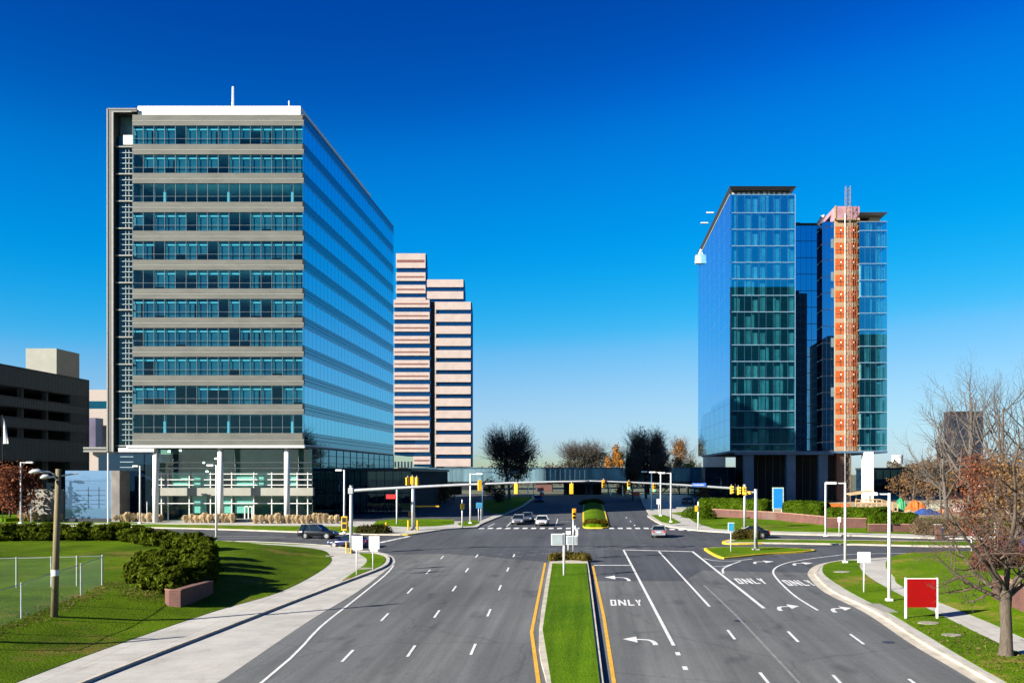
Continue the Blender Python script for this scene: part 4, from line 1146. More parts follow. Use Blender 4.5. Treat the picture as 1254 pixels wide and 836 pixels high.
# wing D
glazed(1052.5, 1086, YQ, 271.5, 552, 'wing', M['g_right'], 5, 545)
C_().box(qx(1052), qx(1086) - .3, YQ + 6.5, YQ + 14, qz(551.5), qz(272)).build('core', M['inter'], Q)
C_().box(qx(1051), qx(1086.5), YQ, YQ + 15, qz(271.5), qz(271)).box(qx(1068), qx(1080), YQ + 1.5, YQ + 10, qz(271), qz(264)).box(qx(1054), qx(1066), YQ + 3, YQ + 10, qz(271), qz(266)).build('roof', M['conc_lt'], Q)
wr = C_(); x0, x1 = qx(1052), qx(1086.6)
wr.add([(x0, YQ - .6, qz(260.8)), (x1, YQ - .6, qz(260.8)), (x1, YQ + 15, qz(260.8)), (x0, YQ + 15, qz(260.8)),
        (x0, YQ - .1, qz(263.4)), (x1 - 1.2, YQ - .1, qz(264.4)), (x1 - 1.2, YQ + 15, qz(264.4)), (x0, YQ + 15, qz(263.4))],
       [(0, 1, 2, 3), (4, 7, 6, 5), (0, 4, 5, 1), (1, 5, 6, 2), (2, 6, 7, 3), (3, 7, 4, 0)])
wr.build('wing_canopy', M['frame_dk'], Q)
# base
C_().box(qx(894), qx(1087), YQ + .1, YQB - 8, qz(554.5), qz(552)).build('soffit', M['navy'], Q)
C_().box(qx(900), qx(1021), YQ + .05, YQ + .7, qz(556.5), qz(552.2)).build('beam', M['navy'], Q)
for u0, u1 in ((912, 924), (964, 975.5), (1003.5, 1015)):
    C_().bev(qx(u0), qx(u1), YQ + .8, YQ + 2.8, gq - .3, qz(554), .08).build('column', M['navy'], Q)
C_().bev(qx(1058), qx(1070), YQ - .1, YQ + 2, gq - .3, qz(553), .06).build('white_column', M['white_panel'], Q)
C_().bev(qx(1026), qx(1036), YQ + 1, YQ + 4, gq - .3, qz(552), .06).build('brown_pier', M['brown'], Q)
C_().box(qx(926), qx(1056), YQ + 9, YQ + 30, gq - .3, qz(554)).build('ground_floor_wall', M['dark_room'], Q)
C_().box(qx(868), qx(912), YQ + 14, YQ + 40, gq - .3, qz(571)).build('annex', M['g_dark'], Q)
C_().box(qx(874), qx(898), YQ + 12, YQ + 20, qz(571), qz(558)).build('annex_box', M['galv'], Q)
lg = C_()
for i in range(10): lg.box(qx(927 + i * 9.5), qx(927.6 + i * 9.5), YQ + 8.9, YQ + 9, gq, qz(554))
lg.build('ground_floor_mullions', M['navy'], Q)

# ------------------------------------------------------------------ striped pink tower
YS = 330.0
sx = lambda u: ax(u, YS); sz = lambda v: az(v, YS)
S = empty('striped_tower', (sx(530), YS, G(0, YS)), 'stepped office tower striped in pink stone and dark blue glass', 'building')
os_ = tuple(S.location)
def stripes(u0, u1, vt, vb, first, per, ph, y, red, side=2.0, dep=26):
    """stone bands between recessed glass"""
    k = 0; v = first
    x0, x1 = sx(u0), sx(u1)
    kx = (y + dep) / y
    MB(os_).prism([(x0 + .2, y + .5), (x1 + .35, y + .5), ((x1 + .75) * kx, y + dep), (x0, y + dep)], sz(vb), sz(vt) - .3).build('glazing', M['g_tower'], S)
    while v < vb - 2:
        h = ph if not (k == 0 and red == 2) else 18.0
        b = MB(os_).box(x0, x1, y, y + .5, sz(min(v + h, vb)), sz(v)).build('stone_band', M['pink'], S)
        if red:
            MB(os_).box(x0 + .3, x1 - .4, y - .06, y - .01, sz(v + h * .62), sz(v + h * .44)).build('red_stripe', M['red_band'], b)
        v += per if not (k == 0 and red == 2) else 23.5
        k += 1
stripes(482, 518.6, 307, 367, 307, 15.5, 10.5, YS + 4, 2)
stripes(521, 566, 340, 369, 340, 14.6, 9.4, YS + 3, 0)
stripes(482, 526, 367, 557, 367, 14.75, 9.2, YS, 1)
stripes(532.5, 576.5, 369, 571, 369.5, 14.75, 9.6, YS, 0)
stripes(506, 527, 557, 571, 558.5, 14.75, 9.6, YS + .1, 1)
MB(os_).box(sx(525), sx(533.5), YS + 1.2, YS + 20, sz(574), sz(369)).build('recess', M['dark_room'], S)
wl = MB(os_)
for i in range(14): wl.box(sx(532.7), sx(534), YS - .05, YS + .45, sz(378.5 + i * 14.75 + 5.2), sz(378.5 + i * 14.75))
wl.build('corner_pier', M['conc_lt'], S)
MB(os_).box(sx(486), sx(574), YS + 1.5, YS + 24, os_[2] - .5, sz(572)).build('base', M['dark_room'], S)

# ------------------------------------------------------------------ parking garage, far left
YG0, YG1 = 150.5, 178.5
XG = ax(108, YG1)
KG = empty('parking_garage', (XG, YG1, G(0, YG1)), 'dark concrete parking garage with open decks at the left edge', 'building')
ok = tuple(KG.location)
zt = az(465, YG1); zb = G(0, 160) - .5
lev = [(465, 487), (497.5, 508.5), (519, 530.5), (541, 566)]
for v0, v1 in lev:
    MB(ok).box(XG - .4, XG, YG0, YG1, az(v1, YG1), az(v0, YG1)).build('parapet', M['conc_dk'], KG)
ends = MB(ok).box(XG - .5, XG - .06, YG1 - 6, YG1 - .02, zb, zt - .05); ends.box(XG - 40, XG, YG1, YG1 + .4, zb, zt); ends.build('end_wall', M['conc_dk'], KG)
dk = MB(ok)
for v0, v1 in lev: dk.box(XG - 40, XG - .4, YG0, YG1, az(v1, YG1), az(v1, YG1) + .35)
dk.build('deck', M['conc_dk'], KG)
pc = MB(ok)
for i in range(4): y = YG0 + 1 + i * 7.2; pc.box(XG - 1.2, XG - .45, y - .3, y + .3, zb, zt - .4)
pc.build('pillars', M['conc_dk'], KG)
MB(ok).box(XG - 40, XG - 16, YG0, YG1, zb, zt - 2).build('inner_wall', M['dark_room'], KG)
gs = MB(ok)
mfin = None
for v0, v1 in lev:
    a, b = az(v1, YG1) + .1, az(v0, YG1) - .3; z0 = XG + .003
    V = []; n = 0; y = YG0 + .4
    while y < YG1 - .3:
        V += [(z0, y, a), (z0, y, b), (z0 + .06, y + .1, a), (z0 + .06, y + .1, b)]; y += .45; n += 2
    gs.add(V, [(2 * i, 2 * i + 2, 2 * i + 3, 2 * i + 1) for i in range(n - 1)])
gs.build('ribbed_cladding', mat('garage fin', (.06, .08, .09), .7), KG)
yb_ = 182.0
MB(ok).box(ax(43, yb_), ax(80, yb_), yb_ - 3, yb_ + 5, zt - 6, az(429, yb_)).build('stair_tower', M['conc_lt'], KG)

# ------------------------------------------------------------------ pale building seen between garage and tower
YW = 260.0
wb = empty('pale_building', (ax(120, YW), YW, G(0, YW)), 'pale building with a teal window band behind the garage', 'building')
ow = tuple(wb.location); wx = lambda u: ax(u, YW); wz = lambda v: az(v, YW)
MB(ow).box(wx(98), wx(136), YW, YW + 30, wz(596), wz(477)).build('wall', mat('pale stone', (.42, .36, .32), .8, var=.06), wb)
MB(ow).box(wx(99), wx(135), YW - .1, YW - .02, wz(500), wz(491)).build('window_strip', M['g_teal'], wb)
MB(ow).box(wx(99), wx(131), YW - 6, YW - 2, wz(549), wz(513)).build('lower_glass', mat('violet glass front', (.13, .11, .17), .25, .2, var=.4, scale=.08), wb)
MB(ow).box(wx(119.6), wx(120.6), YW - 6.3, YW - 6.05, wz(549), wz(515)).build('post', M['white_metal'], wb)

# ------------------------------------------------------------------ wall with blue glass in front of the left tower
YV = 150.0
vx = lambda u: ax(u, YV); vz = lambda v: az(v, YV); gv = G(0, YV) + .1
bw = empty('glass_wall', (vx(113), YV, gv), 'freestanding blue mirror glass panel with a concrete end pier', 'wall')
ob = tuple(bw.location)
MB(ob).box(vx(80), vx(137), YV, YV + .2, gv, vz(576)).build('glass_panel', M['g_wall'] if 'g_wall' in M else M.setdefault('g_wall', glass('blue mirror panel', (.1, .2, .3), (.34, .62, 1.0), .6, 1.6, .03, (.16, .30, .50), .35, wave=.05, wscale=.4)), bw)
MB(ob).bev(vx(137), vx(148), YV - .3, YV + 3, gv - .2, vz(576), .05).build('end_pier', mat('stained concrete', (.24, .22, .20), .85, var=.25, scale=.5), bw)
bl_ = MB(ob)  # bars drawn on the panel as the lines of a reflection
for v in (600, 606, 612, 617): bl_.box(vx(92), vx(128), YV - .04, YV - .01, vz(v) - .05, vz(v) + .05)
for u in (108, 121): bl_.box(vx(u) - .05, vx(u) + .05, YV - .04, YV - .01, vz(622), vz(596))
bl_.box(vx(80), vx(137), YV - .03, YV - .005, vz(588.5), vz(588)); bl_.build('reflection_lines', M['blue_metal'], bw)
MB(ob).box(vx(79), vx(137), YV - .35, YV + .3, gv - .2, gv + .55).build('plinth', M['dark_metal'], bw)
cw = empty('concrete_wall', (vx(48), YV + 2, gv), 'plain pale concrete wall left of the blue glass panel', 'wall')
oc = tuple(cw.location)
MB(oc).bev(ax(27, 152), ax(78, 152), 152, 152.5, gv - .2, az(599, 152), .04).build('wall_panel', M['conc'], cw)
MB(oc).box(ax(39, 152), ax(78, 152), 156, 156.3, gv - .2, az(591, 152)).build('rear_glass', M['g_dark'], cw)

# ------------------------------------------------------------------ elevated walkway across the far road
YE = 252.0
ex = lambda u: ax(u, YE); ezz = lambda v: az(v, YE)
br = empty('footbridge', (ex(720), YE, G(0, YE)), 'blue panelled elevated walkway crossing the far road', 'bridge')
oe = tuple(br.location)
ep = MB(oe); ej = MB(oe)
u = 500.0
i = 0
mpan = mat('blue grey wall panel', (.13, .24, .29), .55, .15, var=.35, scale=.35, stretch=(1.5, 1, .15), fine=.1)
while u < 912:
    ep.box(ex(u) + .03, ex(u + 6) - .03, YE - .12 + .05 * (i % 2), YE + .2, ezz(589.5), ezz(573.2)); u += 6; i += 1
ep.build('parapet_panels', mpan, br)
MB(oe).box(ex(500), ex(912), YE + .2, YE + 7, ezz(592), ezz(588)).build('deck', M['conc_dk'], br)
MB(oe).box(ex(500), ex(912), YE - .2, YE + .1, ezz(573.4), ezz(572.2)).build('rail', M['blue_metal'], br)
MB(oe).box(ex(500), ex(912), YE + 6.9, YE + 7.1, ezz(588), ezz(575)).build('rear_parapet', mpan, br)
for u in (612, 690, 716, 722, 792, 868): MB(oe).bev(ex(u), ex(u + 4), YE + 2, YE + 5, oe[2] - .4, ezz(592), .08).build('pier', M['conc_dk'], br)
MB(oe).box(ex(500), ex(560), YE + 6, YE + 9, oe[2] - .4, ezz(590)).build('abutment', M['dark_room'], br)
MB(oe).box(ex(690), ex(737), YE + 9, YE + 30, oe[2] - .4, ezz(588)).build('abutment', M['dark_room'], br)

# low dark building far right, dark brick tower
YD = 300.0
ld = empty('low_building', (ax(1125, YD), YD, G(0, YD)), 'long low dark blue glass building behind the building site', 'building')
od = tuple(ld.location)
MB(od).box(ax(1070, YD), ax(1196, YD), YD, YD + 20, od[2] - .4, az(573, YD)).build('wall', M['g_dark'], ld)
lm = MB(od)
for i in range(14): lm.box(ax(1072 + i * 9, YD), ax(1073 + i * 9, YD), YD - .1, YD - .01, od[2], az(576, YD))
lm.box(ax(1069, YD), ax(1197, YD), YD - .3, YD + 20, az(575, YD), az(572.4, YD)); lm.build('roof_edge', M['dark_metal'], ld)
YT = 420.0
dt = empty('dark_tower', (ax(1185, YT), YT, G(0, YT)), 'dark purple brown office tower seen through bare branches', 'building')
ot = tuple(dt.location)
mdt = mat('dark plum stone', (.028, .022, .030), .6, var=.3, scale=.12, stretch=(1, 1, 3))
MB(ot).box(ax(1163, YT), ax(1204, YT), YT, YT + 7, ot[2] - .5, az(503.5, YT)).build('shaft', mdt, dt)
MB(ot).box(ax(1153, YT), ax(1163, YT), YT + .5, YT + 6, ot[2] - .5, az(541, YT)).build('lower_wing', mdt, dt)
dw = MB(ot)
for k in range(13): dw.box(ax(1165, YT), ax(1202, YT), YT - .12, YT - .02, az(512 + k * 5.2, YT), az(509.6 + k * 5.2, YT))
dw.build('window_strip', M['g_dark'], dt)
wt = empty('water_tank', (ax(1099, 480), 480, G(0, 480)), 'small white tank on the skyline right of the blue tower', 'tank')
MB(tuple(wt.location)).cyl(ax(1099, 480), 480, az(568, 480), az(557, 480), 2.6, n=14).build('tank', M['white_panel'], wt)
MB(tuple(wt.location)).cyl(ax(1099, 480), 480, G(0, 480), az(568, 480), 1.0, n=8).build('stem', M['conc'], wt)

# towers behind the viewpoint, seen mirrored in the right tower
M['far_wall'] = mat('slate wall', (.05, .075, .085), .6)
for nm, x0, x1, y1, h, lab in (('dark_block', 58, 106, -60, 101, 'dark office block behind the viewpoint, mirrored in the right tower'), ('dark_block', 113, 172, -60, 78, 'lower dark office block behind the viewpoint, mirrored in the right tower')):
    e = empty(nm, (x0, y1, -1), lab, 'building'); oo = tuple(e.location)
    MB(oo).box(x0, x1, y1 - 30, y1, -1, h - 2).build('wall', M['far_wall'], e)
    st = MB(oo)
    for k in range(int(h / 4)): st.box(x0 - .05, x1 + .05, y1 - 30, y1 + .06, k * 4 + 1, k * 4 + 2.2)
    st.build('spandrels', mat('dim spandrel', (.09, .12, .13), .5), e)
    MB(oo).box(x0 + 3, x1 - 3, y1 - 26, y1 - 4, h - 2, h).build('roof', M['dark_metal'], e)
# ------------------------------------------------------------------ street lamps
def lamp(u, vb, vt, side, label, group='white street lamps round the crossing', raised=.15, metal='white_metal', arm=1.1):
    x, y = px(u, vb); z = G(x, y) + raised
    y = (H - z) * F / (vb - CY) if vb > CY + 5 else y
    x = ax(u, y); h = az(vt, y) - z
    e = empty('street_lamp', (x, y, z), label, 'street lamp', group)
    MB().cyl(0, 0, -.15, h, .13, .10, 10).build('pole', M[metal], e, True)
    MB().bev(-.24, .24, -.24, .24, -.1, .12, .04).build('base', M[metal], e)
    MB().box(min(0, side * arm), max(0, side * arm), -.05, .05, h - .12, h - .02).build('arm', M[metal], e)
    hd = MB().bev(min(side * arm * .75, side * (arm + .75)), max(side * arm * .75, side * (arm + .75)), -.2, .2, h - .16, h + .06, .04).build('lamp_head', M[metal], e)
    return e
lamp(265, 662.5, 569, -1, 'white street lamp standing in front of the middle lobby column', arm=.35)
lamp(171.4, 640, 570, -1, 'white street lamp between the blue glass wall and the lobby', arm=.3)
lamp(25.5, 640, 565.5, 1, 'white street lamp at the left edge before the concrete wall')
lamp(421.6, 652, 575, -1, 'white street lamp behind the yellow pedestrian signal', arm=.35)
lamp(576, 640, 579.5, 1, 'white street lamp on the far left corner beside the striped tower')
lamp(809, 631, 577.5, -1, 'left one of the white lamp pair on the far right corner')
lamp(821.5, 638.5, 578.5, -1, 'right one of the white lamp pair on the far right corner')
lamp(1011, 655.5, 590.5, 1, 'white lamp with its arm to the right before the brick wall', arm=.25)
lamp(1035, 688, 590.5, -1, 'white lamp with its arm to the left at the right corner kerb')
lamp(1089, 734.5, 603.5, -1, 'tall white lamp behind the red sign board')
lamp(1219, 669.5, 594.5, -1, 'white lamp behind the bare tree at the right')
for u, vb, vt, s, l in ((591, 634, 577.5, 1, 'lamp coloured dark blue for the shade at the left of the far road'), (622.5, 624, 577, 1, 'lamp coloured dark blue for the shade under the round dark tree'), (798, 624, 577, -1, 'lamp coloured dark blue for the shade at the right of the far road')):
    lamp(u, vb, vt, s, l, 'far road lamps coloured blue for the shade', metal='blue_metal')  # same lamp, its metal coloured blue for the shade it stands in

# wooden utility pole
x, y, z = PH(66.4, 754)
e = empty('utility_pole', (x, y, z), 'wooden utility pole with two cobra head lamps on the left lawn', 'utility pole')
k = y / F
top = (574 - 754) * -k; lean = 5.2 * k
MB().tube([(0, 0, -.3), (lean * .5, 0, top * .5), (lean, 0, top)], [.20, .175, .15], 12).build('pole', M['wood'], e, True)
MB().cyl(.06, 0, top * .275, top * .275 + .35, .21, n=12).build('band', M['white_metal'], e)
for u0, v0, u1, v1, wd in ((71, 583, 57, 577.5, 1), (71, 588, 66.5, 584, .7)):
    P0 = Vector(((u0 - 66.4) * k, 0, (754 - v0) * k)); P1 = Vector(((u1 - 66.4) * k, -.5, (754 - v1) * k))
    a = MB().tube([P0, P0.lerp(P1, .5) + Vector((0, 0, .12)), P1], .05, 6).build('lamp_arm', M['galv'], e)
    vs = []; n = 10; L = .55 * wd
    hb = MB().tube([P1 + Vector((.1, 0, 0)), P1 + Vector((-L * .3, -.05, .05)), P1 + Vector((-L * .8, -.1, .02)), P1 + Vector((-L * 1.2, -.15, -.04))], [.06, .12, .14, .04], 10)
    hb.build('lamp_head', M['galv'], a, True)
e_main = e
xs, ys = -42.0, 43.6; zs = GL(xs, ys)
e = empty('utility_pole', (xs, ys, zs), 'second wooden utility pole left of the picture whose shadow crosses the left pavement', 'utility pole')
MB().tube([(0, 0, -.3), (0, 0, 9.2)], [.20, .15], 12).build('pole', M['wood'], e, True)
MB().tube([(0, 0, 8.6), (-1.3, -.3, 9.0), (-2.0, -.4, 8.95)], [.05, .05, .16], 8).build('lamp_head', M['galv'], e, True)
e = e_main
w = MB().tube([(lean + .02, .1, top - .4), (lean + .9, .5, top - .25)], .05, 5).build('side_bracket', M['galv'], e)

# ------------------------------------------------------------------ traffic signals
RED = emis('red signal lamp', (1, .06, .01), 2.6); GREEN = emis('green signal lamp', (.05, .9, .45), 1.3)
lens_off = mat('unlit lens', (.05, .02, .012), .3)
def head(parent, x, y, z, face, lit=None, n=3, sc=1.0, sideways=0.0):
    """signal head hung with its middle at x,y,z; face -1 looks at the viewer, +1 away"""
    h = .36 * n * sc; w = .21 * sc
    c, s = math.cos(sideways), math.sin(sideways)
    def rot(mb):
        mb.v = [(x + (p[0] * c - p[1] * s), y + (p[0] * s + p[1] * c), p[2] + z) for p in mb.v]; return mb
    b = rot(MB().bev(-w, w, -.13, .13, -h / 2, h / 2, .04)).build('signal_head', M['sig'], parent)
    for i in range(n):
        zz = h / 2 - .36 * sc * (i + .5)
        ls = MB().tube([(0, face * .131, zz), (0, face * .15, zz)], .14 * sc, 12)
        m = lens_off
        if lit == 'r' and i == 0: m = RED
        if lit == 'g' and i == n - 1: m = GREEN
        rot(ls).build('lens', m, b)
        vz_ = MB(); r = .165 * sc; L = .26
        ring = [(r * math.cos(t), zz + r * math.sin(t)) for t in [math.pi * (-.12 + 1.24 * q / 8) for q in range(9)]]
        vs = [(p[0], face * .13, p[1]) for p in ring] + [(p[0] * .98, face * (.13 + L), p[1]) for p in ring]
        vz_.add(vs, [(q, q + 1, 10 + q, 9 + q) for q in range(8)])
        rot(vz_).build('visor', M['sig'], b)
    return b

def mast(name, label, u, vb, vt, arm_pts, heads, signs=(), r0=.20, grp=None, raised=.15):
    x, y = px(u, vb); z = G(x, y) + raised
    y = (H - z) * F / (vb - CY); x = ax(u, y); k = y / F
    e = empty(name, (x, y, z), label, 'traffic signal', grp)
    L = lambda uu, vv: ((uu - u) * k, (vb - vv) * k)
    h = (vb - vt) * k
    MB().cyl(0, 0, -.1, h, r0, r0 * .8, 14).build('pole', M['galv'], e, True)
    MB().bev(-.4, .4, -.4, .4, -.12, .1, .05).build('base', M['conc'], e)
    MB().cyl(0, 0, h, h + .08, r0 * .95, n=12).build('pole_cap', M['galv'], e)
    if arm_pts:
        pts = smooth_line([(L(a, b)[0], 0.0, L(a, b)[1]) for a, b in arm_pts], 5)
        n = len(pts)
        MB().tube(pts, [.17 - .09 * i / (n - 1) for i in range(n)], 10).build('mast_arm', M['galv'], e, True)
        a = L(*arm_pts[0]); MB().bev(-.26, .26, -.26, .26, a[1] - .3, a[1] + .3, .05).build('arm_bracket', M['galv'], e)
    for hu, hv, face, lit, n, sw in heads:
        p = L(hu, hv); head(e, p[0], -.22, p[1], face, lit, n, 1.0, sw)
        MB().box(p[0] - .04, p[0] + .04, -.15, -.02, p[1] - .4, p[1] + .75).build('hanger', M['galv'], e)
    for (u0, v0, u1, v1, m) in signs:
        p, q = L(u0, v1), L(u1, v0)
        s = MB().bev(p[0], q[0], -.24, -.19, p[1], q[1], .01).build('street_name_sign', m, e)
        wr = MB(); r = random.Random(3); xx = p[0] + .18
        while xx < q[0] - .3:
            wd = r.uniform(.07, .16); hh = (q[1] - p[1])
            wr.box(xx, xx + wd, -.25, -.241, p[1] + hh * .3, p[1] + hh * r.uniform(.55, .75)); xx += wd + .07
        wr.build('sign_writing', M['white_metal'], s)
    return e, k, L, y
M['sign_blue'] = mat('sign blue', (.05, .16, .62), .4)
e1, k1, L1, y1_ = mast('traffic_signal', 'long grey mast arm signal on the near left corner', 430, 676, 595,
    [(431, 600.5), (470, 598.2), (540, 594.5), (610, 591.6), (660, 590), (722, 588.8)],
    [(588, 594, 1, None, 3, .25), (632.5, 598, 1, None, 3, -.25), (700, 598, 1, None, 3, 0)])
# pedestrian signal box on that pole
p = L1(422, 640); pb = MB().bev(p[0] - .28, p[0] + .32, -.25, .2, p[1] - .75, p[1] + .7, .05).build('pedestrian_signal', M['sig'], e1)
MB().box(p[0] - .2, p[0] + .22, -.262, -.252, p[1] + .08, p[1] + .55).box(p[0] - .2, p[0] + .22, -.262, -.252, p[1] - .58, p[1] - .08).build('signal_window', M['black'], pb)
MB().cyl(-.42, -.3, -.1, 1.15, .09).cyl(.1, -.5, -.1, .5, .09).build('push_button_post', M['sig'], e1)
e2, k2, L2, y2_ = mast('traffic_signal', 'grey mast arm signal on the far right corner carrying a blue name sign', 912, 646.5, 593.5,
    [(911, 598.5), (880, 596.5), (840, 593.8), (800, 591.6), (760, 589.8), (719, 588.4)],
    [(739, 592, -1, 'r', 3, 0), (770, 594, -1, 'g', 3, 0), (801, 597, -1, 'g', 3, 0), (895.5, 599.5, -1, None, 3, .9), (904, 600.5, -1, None, 3, 1.1), (910, 600.5, -1, None, 3, 1.4)],
    [(847.5, 591, 864.5, 595.5, M['sign_blue'])])
e3, k3, L3, y3_ = mast('traffic_signal', 'grey signal pole with yellow guards on the far left corner', 506, 648, 584, None,
    [(499.5, 589, 1, None, 3, .6), (505, 588, 1, None, 3, 0), (510.5, 589, 1, None, 3, -.5)], r0=.26)
for dx in (-.62, .62): MB().cyl(dx, -.2, -.1, 1.25, .13).build('guard_post', M['sig'], e3)
e4, k4, L4, y4_ = mast('traffic_signal', 'grey signal pole standing on the triangular traffic island', 925.6, 672.5, 599.5, None, [], r0=.21)
for u, v in ((919, 603), (914, 604)):
    p = L4(u, v); head(e4, p[0], .1, p[1], 1, None, 1, .9, .8); MB().tube([(0, 0, p[1] + .1), (p[0], .05, p[1] + .1)], .05, 6).build('bracket', M['galv'], e4)
# signal on the near median
x, y = px(703, 668); 
xm, ym = px(702, 686); z = G(xm, ym) + .17
e5 = empty('traffic_signal', (xm, ym, z), 'slim signal showing red on the near median behind the sign backs', 'traffic signal')
k = ym / F; hh = (686 - 624.5) * k
MB().cyl(0, 0, -.1, hh - .3, .07, n=10).build('pole', M['galv'], e5, True)
head(e5, 0.1, -.02, (686 - 631) * k, -1, 'r', 3, .95)
MB().tube([(0, -.05, (686 - 648) * k), (.2, -.15, (686 - 646) * k), (.3, -.1, (686 - 650) * k)], .16, 8).build('side_unit', M['white_metal'], e5)
# second small post signals
xo, yo = px(653, 623)

# ------------------------------------------------------------------ signs
def sign(name, label, u, vb, rects, posts, pm='white_metal', raised=.15, cat='sign', group=None, thick=.03, pr=.05):
    """rects: (u0,v0,u1,v1,material[,part]) panels; posts: pixel columns (u, vtop)"""
    x, y = px(u, vb); z = G(x, y) + raised
    y = (H - z) * F / (vb - CY); x = ax(u, y); k = y / F
    e = empty(name, (x, y, z), label, cat, group)
    for pu, pv in posts:
        MB().cyl((pu - u) * k, 0, -.2, (vb - pv) * k, pr, n=8).build('post', M[pm], e, True)
    for i, (u0, v0, u1, v1, m) in enumerate(rects):
        d = -pr - .012 - thick * i
        MB().bev((u0 - u) * k, (u1 - u) * k, d - thick, d, (vb - v1) * k, (vb - v0) * k, .008).build('panel', m, e)
    return e, k
mw = mat('sign white', (.76, .77, .76), .5, var=.05); mback = mat('sign back aluminium', (.42, .50, .52), .4, .3, var=.08)
mblue = mat('bright blue board', (.005, .22, .72), .5, var=.06)
sign('road_sign', 'white sign back on a white post, left of the two on the near left corner', 436.6, 703.5, [(431, 655.5, 438, 672.5, mw), (438.4, 655.5, 444.5, 672.5, mw)], [(436.6, 657)])
sign('road_sign', 'white sign back on a white post, right of the two on the near left corner', 456.7, 696.5, [(452, 656, 465, 672, mw), (453.5, 672.3, 463, 674.5, mw)], [(456.7, 656)])
sign('road_sign', 'wide grey sign back on a thick white post at the head of the near median', 690.7, 702.5, [(675, 653, 690, 667, mw), (676, 654, 689, 666, mback)], [(690.7, 652.5)], raised=.25, pr=.10)
sign('road_sign', 'grey sign back on two white posts behind the thick post of the median', 696, 681.5, [(693.5, 655.5, 707, 666.5, mw), (694.5, 656.5, 706, 665.5, mback), (693, 649.5, 699, 654, mw), (705, 648, 708, 656, mw)], [(695.8, 650), (702.2, 655)], raised=.2)
sign('road_sign', 'teal and white square sign by the triangular traffic island', 895, 675, [(891.3, 639.5, 899, 650, mw), (892, 640.2, 898.3, 649.4, mat('sign teal', (.02, .30, .48), .5))], [(895, 642)])
e, k = sign('road_sign', 'plain pale sign board on one post on the right grass strip', 1058, 724, [(1049.6, 675.3, 1065.7, 688.5, mw)], [(1058, 680)], pr=.06)
e, k = sign('sign_board', 'big blank red board between two white posts on the right', 1128, 756, [(1110.5, 708.5, 1146, 743, mat('red board', (.30, .0008, .001), .6, var=.06, spec=.15))], [], cat='sign board')
for u in (1109.2, 1147.6):
    MB().bev((u - 1128) * k - .07, (u - 1128) * k + .07, -.07, .07, -.2, (756 - 706.8) * k, .02).build('post', M['white_metal'], e)
MB().box((1110.5 - 1128) * k, (1146 - 1128) * k, -.09, .04, (756 - 708.4) * k, (756 - 707.4) * k).build('top_rail', M['white_metal'], e)
e, k = sign('sign_board', 'tall bright blue board with a pale edge in front of the right tower', 953, 634, [(945.5, 596.5, 959.5, 623, mat('pale green edge', (.45, .60, .50), .5)), (947, 597.8, 958, 621.8, mblue)], [(947.5, 600), (957.5, 600)], cat='sign board', pr=.12)
sign('road_sign', 'small yellow sign on a white post at the far right corner', 855, 647.5, [(850.8, 618.6, 854.6, 626, M['sig'])], [(855, 614)], pr=.09)
sign('road_sign', 'small yellow sign on a white post at the far left corner', 566, 645, [(563.7, 616.5, 569, 623.5, M['sig'])], [(566, 611.5)], pr=.09)
sign('road_sign', 'small white sign beside the lamp pair on the far right corner', 806.5, 630, [(804, 610.5, 809, 617, mw)], [(806.5, 611)])
sign('road_sign', 'small white sign on a thin post on the lawn below the brick wall', 1027.6, 655.3, [(1025.6, 632.5, 1029.6, 639, mw)], [(1027.6, 633)])
sign('road_sign', 'pinkish round faced sign by the side street at the right', 1189.5, 678.5, [(1186.5, 647, 1192.5, 655.5, mat('faded red sign', (.62, .18, .20), .5)), (1188, 650, 1191, 652, mw)], [(1189.5, 648)])
sign('road_sign', 'blue sign in the shade on the far left of the far road', 587, 637, [(583, 615, 590.5, 622, mat('shaded blue sign', (.03, .22, .42), .5))], [(586, 616), (589, 616)])
sign('road_sign', 'small dark sign on a white stick before the concrete wall', 38, 640, [(36, 616, 40.5, 621.5, M['black'])], [(38, 616)])
sign('post', 'white marker post below the brick pillar at the right', 1154, 657, [], [(1154, 645)], cat='post', pr=.16)
sign('banner', 'red panel on a thin frame in front of the dark podium', 480, 641, [(473, 605, 485, 610.5, mat('bright red panel', (.62, .02, .02), .5))], [(486, 599)], cat='banner', pr=.12)
sign('post', 'short galvanised post beside the lamp before the lobby', 180, 641, [], [(180, 614)], cat='post')

# yellow hydrant
x, y = px(473, 648.5); z = G(x, y) + .16
e = empty('fire_hydrant', (x, y, z), 'yellow fire hydrant on the grass at the far left corner', 'hydrant')
MB().cyl(0, 0, -.1, .62, .17, .15, 12).cyl(0, 0, 0, .1, .24, n=12).build('barrel', M['sig'], e, True)
MB().tube([(0, 0, .6), (0, 0, .74), (0, 0, .84), (0, 0, .92)], [.19, .17, .09, .04], 12).build('bonnet', M['sig'], e, True)
MB().tube([(-.28, 0, .45), (.28, 0, .45)], .08, 8).tube([(0, -.28, .42), (0, 0, .42)], .1, 8).build('nozzle', M['sig'], e)
# barrier gate on the shaded drive
x, y = px(502.5, 634.5); k = y / F; z = G(x, y) + .14
e = empty('barrier_gate', (x, y, z), 'barrier gate with a long yellow arm on the shaded drive', 'barrier')
MB().bev(-.3, .3, -.3, .3, -.1, 1.1, .05).build('cabinet', mat('orange cabinet', (.62, .20, .02), .5), e)
MB().box(.2, (538 - 502.5) * k, -.35, -.28, (634.5 - 621.2) * k - .02, (634.5 - 620) * k + .02).build('arm', M['sig'], e)
MB().cyl(.15, -.3, .9, (634.5 - 618) * k, .1, n=8).build('arm_post', M['galv'], e)

